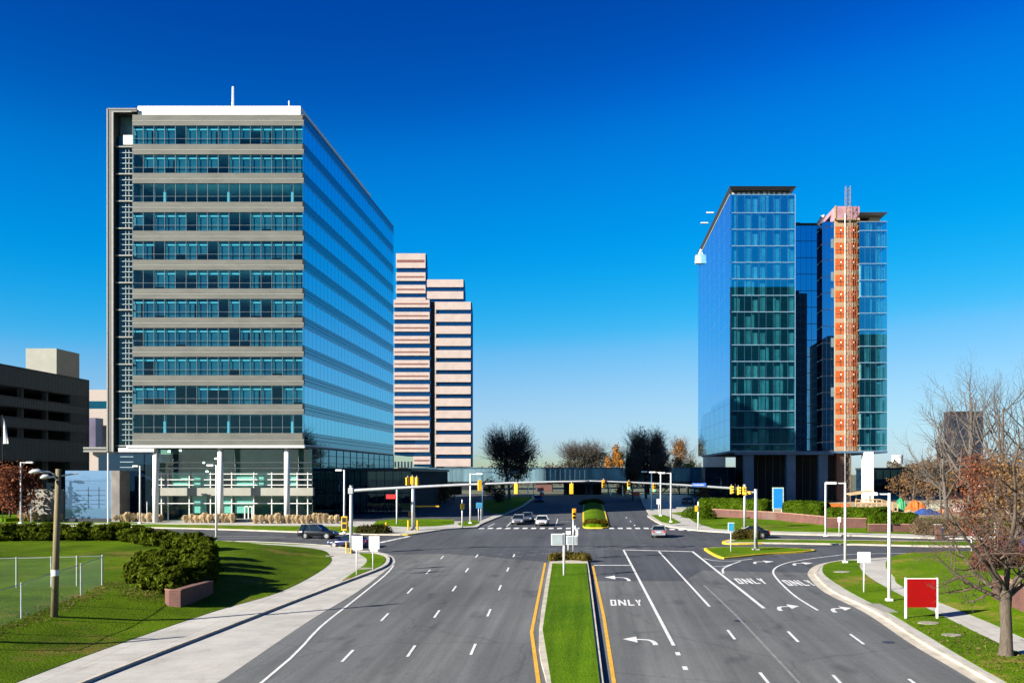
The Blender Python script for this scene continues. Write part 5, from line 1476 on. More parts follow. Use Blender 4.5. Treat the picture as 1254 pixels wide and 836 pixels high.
# ------------------------------------------------------------------ cars
tyre = mat('tyre rubber', (.018, .018, .018), .8); rim = mat('alloy rim', (.55, .56, .58), .3, .6)
carglass = glass('car glass', (.10, .16, .18), (.8, .9, 1), .10, 1.5, 0, (.01, .02, .03), .45)
headm = mat('headlamp', (.75, .77, .80), .15, .3); tailm = mat('tail lamp', (.55, .015, .01), .25)
def paint(n, c, metal=.3): return mat(n, c, .28, metal, var=.04, coat=.8)
def car(u, vb, rz, label, pm, kind='sedan', raised=0.0, name='parked_car', pos=None):
    if pos: x, y = pos
    else: x, y = px(u, vb)
    e = empty(name, (x, y, G(x, y) + raised), label, 'car', None, rz)
    suv = kind == 'suv'
    L = 4.75; W_ = .92; wb_ = 1.40; rt = .34 if not suv else .37
    zb_ = .24 if not suv else .30; belt = .92 if not suv else 1.06; roof = 1.46 if not suv else 1.72
    nose = belt - .22; 
    if suv: st = [(-2.28, .55, .78), (-2.34, .9, .86), (-2.2, belt + .02, .90), (-1.2, belt + .03, .93), (.2, belt, .93), (.95, belt - .02, .92), (1.9, belt - .14, .88), (2.25, belt - .26, .80), (2.36, .62, .72)]
    else: st = [(-2.30, .58, .74), (-2.36, .80, .82), (-2.2, belt - .03, .87), (-1.5, belt + .02, .90), (.2, belt - .02, .92), (1.0, belt - .06, .91), (1.85, belt - .20, .86), (2.22, belt - .30, .78), (2.36, .56, .68)]
    vs = []; ns = len(st)
    for xx, zt_, w in st:
        lo = zb_ + (.10 if abs(xx) > 2.2 else 0)
        ring = [(-w * .90, lo), (-w, lo + .16), (-w, (lo + zt_) / 2 + .05), (-w * .97, zt_ - .07), (-w * .86, zt_), (-w * .4, zt_ + .025),
                (w * .4, zt_ + .025), (w * .86, zt_), (w * .97, zt_ - .07), (w, (lo + zt_) / 2 + .05), (w, lo + .16), (w * .90, lo)]
        vs += [(xx, a, b) for a, b in ring]
    fs = [tuple(reversed(range(12))), tuple(range((ns - 1) * 12, ns * 12))]
    for i in range(ns - 1):
        for k in range(12): fs.append((i * 12 + k, i * 12 + (k + 1) % 12, (i + 1) * 12 + (k + 1) % 12, (i + 1) * 12 + k))
    body = MB().add(vs, fs).build('body', pm, e, True)
    if suv: pr = [(-2.15, -1.85), (.95, .15)]; rx = (-1.9, .1)
    else: pr = [(-1.75, -.95), (1.05, .15)]; rx = (-.95, .15)
    b0, b1 = pr[0][0], pr[1][0]; t0, t1 = rx
    wB, wT = .84, .66 if not suv else .70
    zb2 = belt - .03
    g = MB().add([(b0, -wB, zb2), (b1, -wB, zb2), (b1, wB, zb2), (b0, wB, zb2), (t0, -wT, roof - .05), (t1, -wT, roof - .05), (t1, wT, roof - .05), (t0, wT, roof - .05)],
             [(0, 1, 5, 4), (1, 2, 6, 5), (2, 3, 7, 6), (3, 0, 4, 7), (4, 5, 6, 7)]).build('windows', carglass, e)
    MB().bev(t0 - .06, t1 + .04, -wT - .03, wT + .03, roof - .07, roof, .05).build('roof', pm, e)
    for s in (-1, 1):
        for (xa, xb) in ((b0, t0), (b1, t1), ((b0 + b1) / 2 - .05, (t0 + t1) / 2 - .05)):
            MB().tube([(xa, s * (wB + .005), zb2 + .02), (xb, s * (wT + .01), roof - .05)], .045, 5).build('pillar', pm, e)
    for sx_ in (-1, 1):
        for s in (-1, 1):
            wx_ = sx_ * wb_ + .02
            w = MB().tube([(wx_, s * (W_ - .24), rt), (wx_, s * (W_ + .015), rt)], rt, 18).build('wheel', tyre, e, False)
            MB().tube([(wx_, s * (W_ + .016), rt), (wx_, s * (W_ + .03), rt)], rt * .66, 12).build('rim', rim, w)
            MB().tube([(wx_, s * (W_ - .1), rt), (wx_, s * (W_ + .008), rt)], rt * 1.18, 16).build('wheel_arch', M['black'], w) if False else None
    for s in (-1, 1):
        MB().bev(2.08, 2.30, min(s * .48, s * .76), max(s * .48, s * .76), nose - .16, nose - .02, .03).build('headlight', headm, e)
        MB().bev(-2.36, -2.20, min(s * .52, s * .84), max(s * .52, s * .84), belt - .24, belt - .05, .02).build('taillight', tailm, e)
        MB().bev(.72, .90, min(s * .90, s * 1.06), max(s * .90, s * 1.06), belt - .02, belt + .12, .03).build('mirror', pm, e)
    MB().box(2.30, 2.38, -.42, .42, .42, .58).build('grille', M['black'], e)
    MB().box(-2.385, -2.34, -.26, .26, .62, .76).build('number_plate', mw, e)
    MB().bev(-2.40, -2.30, -.78, .78, .36, .50, .02).build('rear_bumper', pm, e)
    return e
pk = paint('black car paint', (.004, .005, .008), 0); pn = paint('navy car paint', (.006, .014, .09), .2); ps = paint('silver car paint', (.48, .50, .52), .5); pw = paint('white car paint', (.74, .74, .72), 0)
pg = paint('grey car paint', (.22, .25, .28), .5); pbl = paint('blue car paint', (.02, .10, .32), .4)
car(390, 659, R(-8), 'black sport utility car in the left side street, heading right', pk, 'suv')
car(428, 670, R(168), 'dark blue sedan behind the mast pole and white sign backs', pn)
car(807, 656.8, R(86), 'silver sedan seen from behind in the crossing', ps)
car(919, 658, R(172), 'black sedan in the right side street heading left', pk)
car(635.5, 641.5, R(-92), 'silver sedan facing the viewer beyond the crosswalk', ps)
car(664, 643, R(-90), 'white hatchback facing the viewer left of the far median', pw)
car(646, 638.5, R(-91), 'dark grey sedan behind the two pale cars beyond the crosswalk', pg)
car(659, 614.5, R(-80), 'dark car far down the road in the shade of the walkway', pk)
for u, p_, l in ((842, pk, 'dark parked car left of the blue parked cars by the right tower'), (858, pbl, 'blue parked car nearest the brick wall by the right tower'), (873, pn, 'navy parked car right of the blue one by the right tower')):
    yy = 200.0; car(0, 0, R(95), l, p_, pos=(ax(u, yy), yy), raised=.2)

# ------------------------------------------------------------------ brick walls with hedges, right
def wall_line(name, pts, h, label, m, thick=.45, cap=True, hs=None, zoff=.1):
    e = empty(name, (pts[0][0], pts[0][1], G(*pts[0]) + zoff), label, 'wall')
    o = tuple(e.location)
    k = len(pts); Lp, Rp = offset(pts, thick), pts
    mb = MB(o); vs = []
    hh = hs or [h] * k
    for P in (Rp, Lp):
        for i, (x, y) in enumerate(P): vs.append((x, y, G(x, y) - .3))
        for i, (x, y) in enumerate(P): vs.append((x, y, G(x, y) + hh[i]))
    a, b, c, d = 0, k, 2 * k, 3 * k
    fs = []
    for i in range(k - 1):
        fs += [(a + i, a + i + 1, b + i + 1, b + i), (c + i + 1, c + i, d + i, d + i + 1), (b + i, b + i + 1, d + i + 1, d + i)]
    fs += [(a, b, d, c), (a + k - 1, c + k - 1, d + k - 1, b + k - 1)]
    mb.add(vs, fs).build('brickwork', m, e)
    if cap:
        L2_, R2_ = offset(pts, thick + .05), offset(pts, -.05)
        vs = []
        for P in (R2_, L2_):
            for i, (x, y) in enumerate(P): vs.append((x, y, G(x, y) + hh[i] + .004))
            for i, (x, y) in enumerate(P): vs.append((x, y, G(x, y) + hh[i] + .09))
        fs2 = fs + [(a + i + 1, a + i, c + i, c + i + 1) for i in range(k - 1)]
        MB(o).add(vs, fs2).build('coping', mat('brick coping', (.40, .22, .15), .8), e)
    return e
FG = foliage('clipped hedge leaf', (.030, .065, .004), (.085, .145, .008))
FGD = foliage('juniper leaf', (.032, .056, .004), (.125, .155, .014))
FB = foliage('brown twig leaf', (.11, .075, .045), (.25, .18, .11))
bw1 = [px(872, 633), px(897, 634.5), px(950, 637.5), px(1008, 643.5), px(1019, 646.5)]
wall_line('brick_wall', bw1, 1.3, 'low brick wall in front of the blue board and clipped hedges', M['brick'])
bw2 = [px(1012, 647.2), px(1040, 647.4), px(1068, 647.8)]
wall_line('brick_wall', bw2, 1.45, 'middle piece of low brick wall below the sloping hedge', M['brick'])
bw3 = [px(1064, 652.3), px(1120, 652.3)]
wall_line('brick_wall', bw3, 1.1, 'lower right piece of brick wall below the hedge end', M['brick'])
def hedge_run(pts, n, rx, ry, h, label, seed, count, size=.17, zo=.15, m=None, group='clipped hedges above the brick wall', name='hedge', cat='hedge'):
    r = random.Random(seed); lob = []
    Lr = smooth_line(pts, max(2, n // max(1, len(pts) - 1)))
    for (x, y) in Lr: lob.append((x + r.uniform(-.2, .2), y + r.uniform(-.2, .2), G(x, y) + zo, rx * r.uniform(.9, 1.15), ry * r.uniform(.9, 1.1), h * r.uniform(.92, 1.08)))
    return bush(name, lob, int(count * 2.2), size, m or FG, label, cat, seed, group, .84 if m is None else .6)
def back(pts, d): return [(x + d * .25, y + d) for x, y in pts]
clipped([px(856, 632), px(880, 632), px(905, 633), px(925, 634), px(943, 635)], 3.2, 2.75, 9000, 'clipped green hedge left of the tall blue board', 1)
clipped([px(961, 636), px(985, 637), px(1000, 637.8), px(1012, 638.5)], 3.2, 2.75, 7000, 'clipped green hedge right of the tall blue board', 2)
clipped(back(bw2, 2.0) + [px(1084, 645)], 2.8, 2.6, 6000, 'clipped hedge sloping down over the middle brick wall', 3)
clipped(back([px(1064, 652), px(1090, 652), px(1124, 652)], 1.9), 2.7, 2.25, 6000, 'clipped hedge over the lower right brick wall', 4)
hedge_run([px(845, 634.5), px(858, 635.5), px(866, 636)], 4, 1.2, 1.2, 1.5, 'round dark shrub at the left end of the brick wall', 5, 2200, name='shrub', cat='shrub', group=None)
hedge_run([px(1126, 655), px(1145, 655.5), px(1165, 656), px(1185, 656), px(1204, 656)], 12, 1.6, 1.8, 2.2, 'leafless brown hedge right of the brick wall', 6, 7000, .12, m=FB, name='bare_hedge', group=None)
hedge_run([px(1201, 707), px(1208, 703), px(1222, 700), px(1245, 700)], 8, 1.0, 1.3, 2.9, 'reddish leafless hedge above the near right brick wall', 7, 5000, .10, m=foliage('red twig leaf', (.16, .05, .03), (.30, .13, .09)), name='bare_hedge', group=None, zo=.3)
wall_line('brick_wall', [px(1215, 738.5), px(1254, 756), px(1300, 781)], 1.9, 'brick wall at the right edge behind the bare tree', M['brick'], .5)
sgn = sign('brick_pillar', 'brick pillar standing in the leafless brown hedge', 1149, 658, [], [], cat='pillar')[0]
MB().bev(-.35, .35, -.35, .35, -.2, 1.55, .03).build('shaft', M['brick'], sgn)
MB().bev(-.42, .42, -.42, .42, 1.552, 1.66, .03).build('cap', M['conc'], sgn)
vn = empty('dumpster', (ax(1243, 104), 104, G(0, 104)), 'purple blue painted container behind the forked tree', 'container')
MB().bev(-1.5, 2.6, -1, 1, 0, 2.55, .06).build('body', mat('violet paint', (.085, .075, .20), .5, var=.2), vn)
MB().bev(-1.55, 2.65, -1.05, 1.05, 2.552, 2.66, .03).build('lid', M['dark_metal'], vn)

# hedge noses of the medians
hedge_run(pxl([(678, 688.2), (690, 687), (702, 686.6), (717, 688)]), 8, .55, .55, .75, 'low brownish shrub across the nose of the near median', 8, 3500, .10, m=foliage('olive shrub leaf', (.07, .06, .015), (.19, .15, .03)), name='shrub', cat='shrub', group=None)
hedge_run(pxl([(719, 645.2), (730, 645.5), (741, 645)]), 6, .65, .8, 1.0, 'olive shrub on the nose of the far median', 9, 3000, .12, m=foliage('golden olive leaf', (.07, .065, .008), (.17, .14, .015)), name='shrub', cat='shrub', group=None)
hedge_run(pxl([(903, 661.5), (915, 661.3), (924, 661.5)]), 5, .9, .8, 1.15, 'low dark shrub on the nose of the side street median', 10, 2500, .12, m=foliage('dark olive leaf', (.04, .04, .010), (.11, .09, .02)), name='shrub', cat='shrub', group=None)
hedge_run([(.2, 201), (1.2, 202), (-.8, 202)], 4, 1.5, 1.2, 1.0, 'low dark hedge on the tip of the far median', 12, 2000, .18, m=FGD, name='shrub', cat='shrub', group=None)
hedge_run(pxl([(446, 653.6), (456, 653.8), (467, 653.9)]), 5, 1.1, .8, 1.0, 'dark shrub beyond the blue sedan at the far left corner', 13, 3000, .14, m=foliage('dark shrub', (.03, .035, .01), (.08, .075, .02)), name='shrub', cat='shrub', group=None)

# ------------------------------------------------------------------ left planter and juniper hedges
def PHl(lst): return [PH(u, v) for u, v in lst]
w1 = PH(221, 744.5); w0 = (w1[0] - .75, w1[1], w1[2])
w2, w3, w4 = ((w1[0], w1[1] + d, GL(w1[0], w1[1] + d)) for d in (2, 4, 5.6))
we = empty('planter_wall', w0, 'brick planter wall holding the juniper mass above the left pavement', 'wall')
o = tuple(we.location)
pts = [w0, w1, w2, w3, w4]
vs = []
wt_ = w1[2] + 1.15; wh_ = [wt_ - q[2] for q in (w0, w1, w2, w3, w4)]
inner = [(x - .45, y + (.1 if i else .45), z) for i, (x, y, z) in enumerate(pts)]
for P in (pts, inner):
    for i, (x, y, z) in enumerate(P): vs.append((x, y, z - .5))
    for i, (x, y, z) in enumerate(P): vs.append((x, y, pts[i][2] + wh_[i]))
k = 5; fs = []
for i in range(4): fs += [(i, i + 1, k + i + 1, k + i), (2 * k + i + 1, 2 * k + i, 3 * k + i, 3 * k + i + 1), (k + i, k + i + 1, 3 * k + i + 1, 3 * k + i)]
fs += [(0, k, 3 * k, 2 * k), (4, 2 * k + 4, 3 * k + 4, k + 4)]
MB(o).add(vs, fs).build('brickwork', M['brick'], we)
cvs = []
for P, s in ((pts, 1), (inner, -1)):
    for i, (x, y, z) in enumerate(P): cvs.append((x + .05 * s, y - .03 * s, pts[i][2] + wh_[i] + .003))
    for i, (x, y, z) in enumerate(P): cvs.append((x + .05 * s, y - .03 * s, pts[i][2] + wh_[i] + .09))
MB(o).add(cvs, fs).build('coping', mat('dark brick coping', (.20, .10, .07), .8), we)

def jun(cl, n, label, seed, size=.20):
    """spreading juniper: many flat feathery pads in tiers over a dim inside"""
    r = random.Random(seed); g = np.random.default_rng(seed); pads = []
    for u, v, rx, ry, h in cl:
        x, y, z = PH(u, v)
        for j in range(13):
            t = r.uniform(.12, 1.0); q = 1.0 - .55 * t
            a = r.uniform(0, 6.283); d = r.uniform(.2, 1.0) ** .6 * q
            pads.append((x + math.cos(a) * rx * d, y + math.sin(a) * ry * d, z + h * (t * .95 - .05), rx * r.uniform(.26, .44), ry * r.uniform(.30, .48), r.uniform(.16, .30)))
        pads.append((x, y, z + h * .35, rx * .9, ry * .9, h * .5))
    C = np.array(pads); w = C[:, 3] * C[:, 4]; n = int(n * 1.45); idx = g.choice(len(C), n, p=w / w.sum())
    d = g.normal(0, 1, (n, 3)); d /= np.linalg.norm(d, axis=1)[:, None]
    P = C[idx, :3] + d * C[idx, 3:] * (g.uniform(.35, 1, n) ** .5 * (1 + .2 * np.sin(d[:, 0] * 9 + idx)))[:, None]
    o = meshnp('juniper_hedge', leaves(P, size * 1.1, seed, 2.2, d * np.array([1, 1, 1.8])), 4, FGD)
    return tag(o, label, 'hedge', 'juniper hedges on the left bank')
jun([(u, 660 + 1.2 * math.sin(u * .21), 1.8, 1.5, 1.75 + .2 * math.sin(u)) for u in range(8, 150, 11)], 30000, 'long low juniper row at the back of the left lawn', 1, .15)
jun([(150, 661, 1.8, 1.3, 1.8), (166, 663, 1.8, 1.3, 1.7), (183, 665.5, 1.8, 1.3, 1.7), (200, 668, 1.8, 1.3, 1.6), (216, 671, 1.7, 1.3, 1.5), (232, 673, 1.6, 1.3, 1.55), (246, 674, 1.4, 1.4, 1.65)], 24000, 'juniper clump where the back row bends forward', 2, .15)
jun([(178, 690, 1.3, 1.2, 1.0), (192, 692, 1.6, 1.2, 1.3), (208, 693, 1.7, 1.2, 1.4), (224, 694.5, 1.7, 1.2, 1.5), (240, 695, 1.6, 1.2, 1.6), (251, 695, 1.0, 1.2, 1.7), (252, 684, 1.1, 1.5, 1.8), (254, 690, .9, 1.5, 1.9)], 24000, 'juniper clump in the middle of the planter', 3, .15)
jun([(166, 706, 1.1, 1.0, 1.0), (180, 713, 1.3, 1.2, 1.3), (195, 720, 1.4, 1.3, 1.4), (209, 726, 1.3, 1.2, 1.6), (222, 722, 1.4, 1.3, 1.9), (236, 718, 1.5, 1.4, 2.0), (249, 714, 1.0, 1.4, 2.0), (253, 704, 1.0, 1.6, 1.9), (253, 710, .8, 1.4, 1.9), (200, 708, 1.8, 1.3, 1.5)], 28000, 'front juniper mass spilling over the brick planter wall', 4, .15)

# chain link fence
def fence_run(pp, h, label):
    e = empty('chain_link_fence', pp[0], label, 'fence'); o = tuple(e.location)
    for (x, y, z) in pp: MB(o).cyl(x, y, z - .3, z + h + .08, .045, n=8).build('post', M['galv'], e)
    rl = MB(o); ms = MB(o)
    for a, b in zip(pp[:-1], pp[1:]):
        A, Bq = Vector(a), Vector(b); up = Vector((0, 0, h))
        rl.tube([A + up, Bq + up], .022, 6, False)
        n = max(3, int((Bq - A).length / .16))
        for i in range(n + int(h / .16)):
            for s in (1, -1):
                # diagonal wire clipped to the bay
                t0 = i / n; t1 = t0 - h / (Bq - A).length
                z0, z1 = 0.0, 1.0
                ta, tb = t0, t1
                if ta > 1: z0 = (ta - 1) / (ta - tb); ta = 1
                if tb < 0: z1 = 1 - (0 - tb) / (t0 - t1); tb = 0
                if z1 <= z0: continue
                qa, qb = (ta, tb) if s > 0 else (1 - ta, 1 - tb)
                ms.tube([A.lerp(Bq, qa) + up * z0, A.lerp(Bq, qb) + up * z1],   .0026, 3, False)
    rl.build('top_rail', M['galv'], e); ms.build('mesh', M['fence_wire'], e)
M['fence_wire'] = mat('fence wire', (.10, .20, .17), .5, .3)
fa = [PH(-70, 792), PH(-20, 774), PH(26, 757), PH(64, 741), PH(99, 728), PH(125, 716)]
fence_run(fa, 1.95, 'chain link fence along the bank behind the wooden pole')
fence_run([PH(125.5, 715.6), PH(94, 717), PH(62.7, 718), PH(20, 719), PH(-40, 721)], 2.0, 'chain link fence running left across the lawn')
dp = MB()
# teal box at the left edge
x, y, z = PH(4, 655)
e = empty('utility_box', (x, y, z), 'small teal utility box at the left end of the juniper row', 'utility box')
MB().bev(-1.6, .3, -.5, .5, -.2, 1.3, .05).build('cabinet', mat('teal paint', (.02, .16, .22), .5), e)
MB().bev(.35, 1.1, -.3, .4, -.2, .55, .04).build('small_cabinet', mat('teal paint dull', (.03, .20, .25), .5), e)
# low pale lids in the grass
M['lid'] = mat('worn concrete lid', (.30, .28, .22), .9, var=.25, scale=1.5, fine=.1)
for u, v, w, l in ((398, 680.5, .8, 'round pale drain lid on the lawn by the left pavement'), (447, 698, .8, 'pale drain lid on the small grass tip'), (1031, 702, .75, 'pale drain lid near the right corner kerb'), (1137, 765.5, .65, 'pale drain lid below the red board'), (1165, 780.5, .55, 'pale drain lid on the grass nearest the viewer')):
    if u == 398: x, y, z = PH(u, v)
    else: x, y = px(u, v); z = G(x, y) + .17
    o = MB((x, y, z)).add([(x + w * math.cos(t * .524), y + w * .8 * math.sin(t * .524), z + .012 + dz + SL * w * .8 * math.sin(t * .524)) for dz in (-.1, .0) for t in range(12)], [tuple(range(12, 24))] + [(i, (i + 1) % 12, 12 + (i + 1) % 12, 12 + i) for i in range(12)]).build('drain_lid', M['lid'], None)
    o.location = (x, y, z); tag(o, l, 'drain lid', 'drain lids in the grass')
x, y = px(1075, 745); 
cb = MB().strip([px(1061, 741.5), px(1083, 752)], -.1, .9, .165, .1); tag(cb.build('storm_drain', M['conc'], None), 'concrete storm drain slab set in the right kerb', 'drain')
# ------------------------------------------------------------------ ornamental grasses before the lobby
TAN = foliage('dry tan grass', (.58, .43, .24), (.92, .74, .48))
def tuft(seed, h, rad, nb):
    r = np.random.default_rng(seed)
    an = r.uniform(0, 2 * math.pi, nb); ro = r.uniform(0, rad * .35, nb); q = r.uniform(0, 1, nb); out = (.1 + .9 * q) * rad
    hh = h * (1.10 - .42 * q ** 2) * r.uniform(.8, 1.05, nb)
    b = np.stack([np.cos(an) * ro, np.sin(an) * ro, np.full(nb, -.05)], 1)
    t = np.stack([np.cos(an) * (ro + out), np.sin(an) * (ro + out), hh], 1)
    s = np.stack([-np.sin(an), np.cos(an), 0 * an], 1) * .022
    m_ = (b + t) * .5 + np.array([0, 0, .12])
    V = np.stack([b - s, b + s, t + s * 1.6, t - s * 1.6], 1).reshape(-1, 3)
    return V
tv = [tuft(s, 1.25, .60, 420) for s in range(3)]
tmesh = []
for i, v in enumerate(tv):
    o = meshnp('dry_tuft', v, 4, TAN); tmesh.append(o)
used = set(); rg = random.Random(4)
def grass_clump(x, y, label, group):
    i = rg.randrange(3)
    if i in used: o = tmesh[i].copy(); COL.objects.link(o)
    else: o = tmesh[i]; used.add(i)
    s = rg.uniform(.84, 1.04)
    o.location = (x, y, G(x, y) + .13); o.rotation_euler = (0, 0, rg.uniform(0, 6)); o.scale = (s, s, s * rg.uniform(.92, 1.08))
    tag(o, label, 'tuft', group)
for rowu, lab in (((112, 118, 124), None),):
    pass
def grow_row(us, v, label, group):
    for u in us:
        x, y = px(u + rg.uniform(-.6, .6), v); grass_clump(x, y + rg.uniform(-.3, .3), label, group)
grow_row([144, 150.5, 157, 163.5, 170], 639.6, 'tan ornamental grass clump right of the blue glass wall', 'tan grasses by the blue glass wall')
grow_row([176.5, 183, 189.5, 196], 639.8, 'tan ornamental grass clump in front of the left lobby column', 'tan grasses by the left lobby column')
grow_row([227, 234, 240.5, 246, 251.5, 257, 262.5, 268, 273.5, 279, 284], 640.6, 'tan ornamental grass clump in front of the middle lobby column', 'tan grasses by the middle lobby column')
grow_row([314, 320.5, 327, 333, 339.5, 346, 352.5, 359, 365, 371.5, 378, 385, 392, 398.5, 405, 412], 641.6, 'tan ornamental grass clump in front of the right lobby column', 'tan grasses by the right lobby column')
grow_row([28, 36, 44, 52, 60, 68, 75], 639.4, 'tan ornamental grass clump in front of the concrete wall', 'tan grasses by the concrete wall')

# ------------------------------------------------------------------ trees
LD = foliage('dark leaf', (.045, .046, .036), (.15, .13, .095))
LP = foliage('dark plum leaf', (.055, .042, .036), (.165, .12, .092))
LO = foliage('orange leaf', (.32, .12, .02), (.62, .30, .06))
LR = foliage('rust leaf', (.15, .048, .026), (.30, .115, .06))
LBr = foliage('brown leaf', (.16, .085, .035), (.34, .20, .09))
LG = foliage('yellow green leaf', (.12, .17, .01), (.26, .30, .03))
def at(u, Y, z=None):
    return (ax(u, Y), Y, (G(0, Y) if z is None else z))
xt, yt = px(1232, 805)
tree('bare_tree', (xt, yt, G(xt, yt) + .15), 'big leafless tree with a forked grey trunk at the right front', 14.2, .42, M['bark'], 21, (9, 8, 6, 5), 4, .10, .72, .58, start=.22, wob=.16, trunk_frac=.80, lean=(-.02, 0)) if False else None

# the near tree: a short trunk that forks into six limbs
def fork_tree(name, base, label, seed):
    r = random.Random(seed); e = empty(name, base, label, 'tree', None)
    b = Vector(base); out = []
    th = 3.3
    tp = [b + Vector((0, 0, -.2)), b + Vector((0, 0, .25)), b + Vector((.02, 0, 1.2)), b + Vector((-.03, 0, 2.3)), b + Vector((.0, 0, th))]
    out.append((0, tp, [.50, .37, .31, .30, .34]))
    limbs = [((-1.05, .1, .52), 4.6, .17, 2.7), ((-.62, .25, 1.0), 6.8, .19, 3.0), ((-.18, -.15, 1.0), 8.6, .20, 3.2), ((.25, .3, 1.0), 9.2, .20, 3.2), ((.75, -.1, .9), 7.6, .19, 3.1), ((1.1, .3, .6), 5.2, .16, 2.8), ((-.45, -.6, .75), 5.5, .15, 3.0), ((.3, -.7, .8), 5.5, .15, 3.0), ((-.8, .6, .75), 6.0, .14, 2.9)]
    for d, L, rad, z in limbs:
        grow(r, b + Vector((0, 0, z)), Vector(d), L * .93, rad * .74, 1, 4, out, (0, 9, 7, 4), 6, .09, .14, .80, .45, .20)
    for l, p, q in out:
        for i in range(len(q)): q[i] = max(q[i], .0075)
    tubes_np([(p, q) for l, p, q in out if l <= 1], M['bark'], 'trunk', e)
    tubes_np([(p, q) for l, p, q in out if l >= 2], M['bark_tw'], 'crown', e)
    return e
M['bark_tw'] = mat('twig bark', (.105, .068, .050), .9, var=.25, scale=3)
fork_tree('bare_tree', (xt, yt, G(xt, yt) + .15), 'big leafless tree with a forked grey trunk at the right front', 17)

def tr(u, Y, vtop, label, bark, seed, leaf=None, nleaf=0, vbase=None, **kw):
    z = G(0, Y) if vbase is None else az(vbase, Y)
    h = az(vtop, Y) - z
    return tree(kw.pop('name', 'tree'), (ax(u, Y), Y, z), label, h * 1.0, max(.12, h * .022), M[bark], seed, leaf=leaf, nleaf=nleaf, **kw)
# right background
tr(1206, 92, 538, 'rust leaved tree behind the forked bare tree', 'bark', 31, LR, 3800, lsize=.18, name='rust_tree', nchild=(9, 6, 4), maxl=3, spread=.9, jit=.5, start=.18, trunk_frac=.72)
tr(1240, 88, 545, 'rust brown tree at the right edge beyond the forked bare tree', 'bark', 32, LBr, 3600, lsize=.18, name='rust_tree', nchild=(8, 6, 4), maxl=3, spread=.95, jit=.5, start=.2, trunk_frac=.7)
for u, Y, vt, sd, l in ((1186, 130, 466, 41, 'tall thin bare tree in front of the dark tower'), (1222, 120, 472, 42, 'tall thin bare tree right of the dark tower'), (1248, 125, 486, 43, 'tall bare tree at the right edge of the picture'), (1160, 150, 500, 44, 'spreading bare tree left of the dark tower')):
    tr(u, Y, vt, l, 'bark_grey', sd, name='bare_tree', nchild=(14, 7, 5), maxl=3, spread=.62, group='bare trees beyond the right lawn', start=.15, trunk_frac=.86, up=.14)
for u, Y, vt, sd, l in ((1118, 190, 556, 51, 'low bare tree above the orange heap'), (1136, 185, 545, 52, 'low bare tree between the heaps and the dark building'), (1103, 200, 580, 53, 'small bare tree beside the green heap'), (1152, 170, 560, 54, 'low brown tree left of the rust leaved tree')):
    tr(u, Y, vt, l, 'bark', sd, LBr, 700, lsize=.22, name='bare_tree', nchild=(9, 6, 4), maxl=3, spread=.85, group='low trees by the building site', start=.15, trunk_frac=.75)
# middle distance
dk_ = dict(nchild=(13, 8, 5), maxl=3, spread=.85, shrink=.52, start=.12, up=.10)
def ct(u0, u1, vtop, vbot, Y, label, bark, leaf, n, lsize, seed, name='dark_tree', **kw):
    """crown filling the given silhouette at distance Y, trunk on the ground"""
    x, y, z = at((u0 + u1) / 2, Y); rx = ax(u1, Y) - ax(u0, Y); zt, zb = az(vtop, Y), az(vbot, Y)
    return crown_tree(name, (x, y, z), label, zt - z, rx * .5, rx * .45, (zt + zb) / 2 - z, (zt - zb) * .5, bark, leaf, n, lsize, seed, **kw)
ct(590, 659, 525, 604, 222, 'round dark tree left of the far road', 'bark_dark', LP, 6000, .22, 61, aspect=3.2, twigs=420, lob=26)
ct(681, 747, 541, 588, 285, 'broad dark tree showing above the walkway', 'bark_dark', LD, 5500, .28, 62, aspect=3, twigs=260, lob=24)
ct(765, 818, 528, 604, 226, 'tallest dark tree in front of the walkway', 'bark_dark', LD, 6500, .22, 64, aspect=3.2, twigs=480, lob=26, peak=.45)
ct(762, 788, 552, 606, 218, 'dark tree at the left foot of the tallest one', 'bark_dark', LD, 4000, .26, 65, aspect=3, twigs=90, lob=14)
ct(793, 823, 552, 606, 218, 'dark tree at the right foot of the tallest one', 'bark_dark', LP, 4000, .26, 66, aspect=3, twigs=110, lob=14)
ct(748, 768, 544, 580, 275, 'golden tree behind the walkway left of the dark tree', 'bark', LO, 3800, .32, 67, name='golden_tree', twigs=30, lob=12)
ct(734, 756, 557, 582, 278, 'low golden brown tree behind the walkway', 'bark', LO, 2600, .32, 68, name='golden_tree', twigs=20, lob=10)
ct(819, 843, 535, 580, 300, 'tall golden tree behind the walkway right of the dark tree', 'bark_grey', LO, 2600, .34, 69, name='golden_tree', twigs=60, lob=14)
for u, vt, sd, l in ((848, 541, 71, 'pale bare tree beside the blue tower edge'), (841, 552, 72, 'pale bare tree right of the golden one'), (820, 548, 73, 'pale bare tree left of the tall golden one')):
    tr(u, 290, vt, l, 'bark_grey', sd, name='bare_tree', nchild=(13, 7, 4), maxl=3, spread=.6, group='pale bare trees behind the walkway', start=.12)
tr(843, 262, 564, 'yellow green shrub behind the walkway', 'bark', 74, LG, 1100, lsize=.35, name='shrub', jit=.6, nchild=(8, 5, 3), maxl=3, spread=.9, start=.1, cat='shrub')
tr(832, 258, 560, 'dark shrub behind the walkway near the blue tower', 'bark_dark', 75, LD, 1300, lsize=.35, name='shrub', jit=.7, nchild=(8, 5, 3), maxl=3, spread=.9, start=.1, cat='shrub')
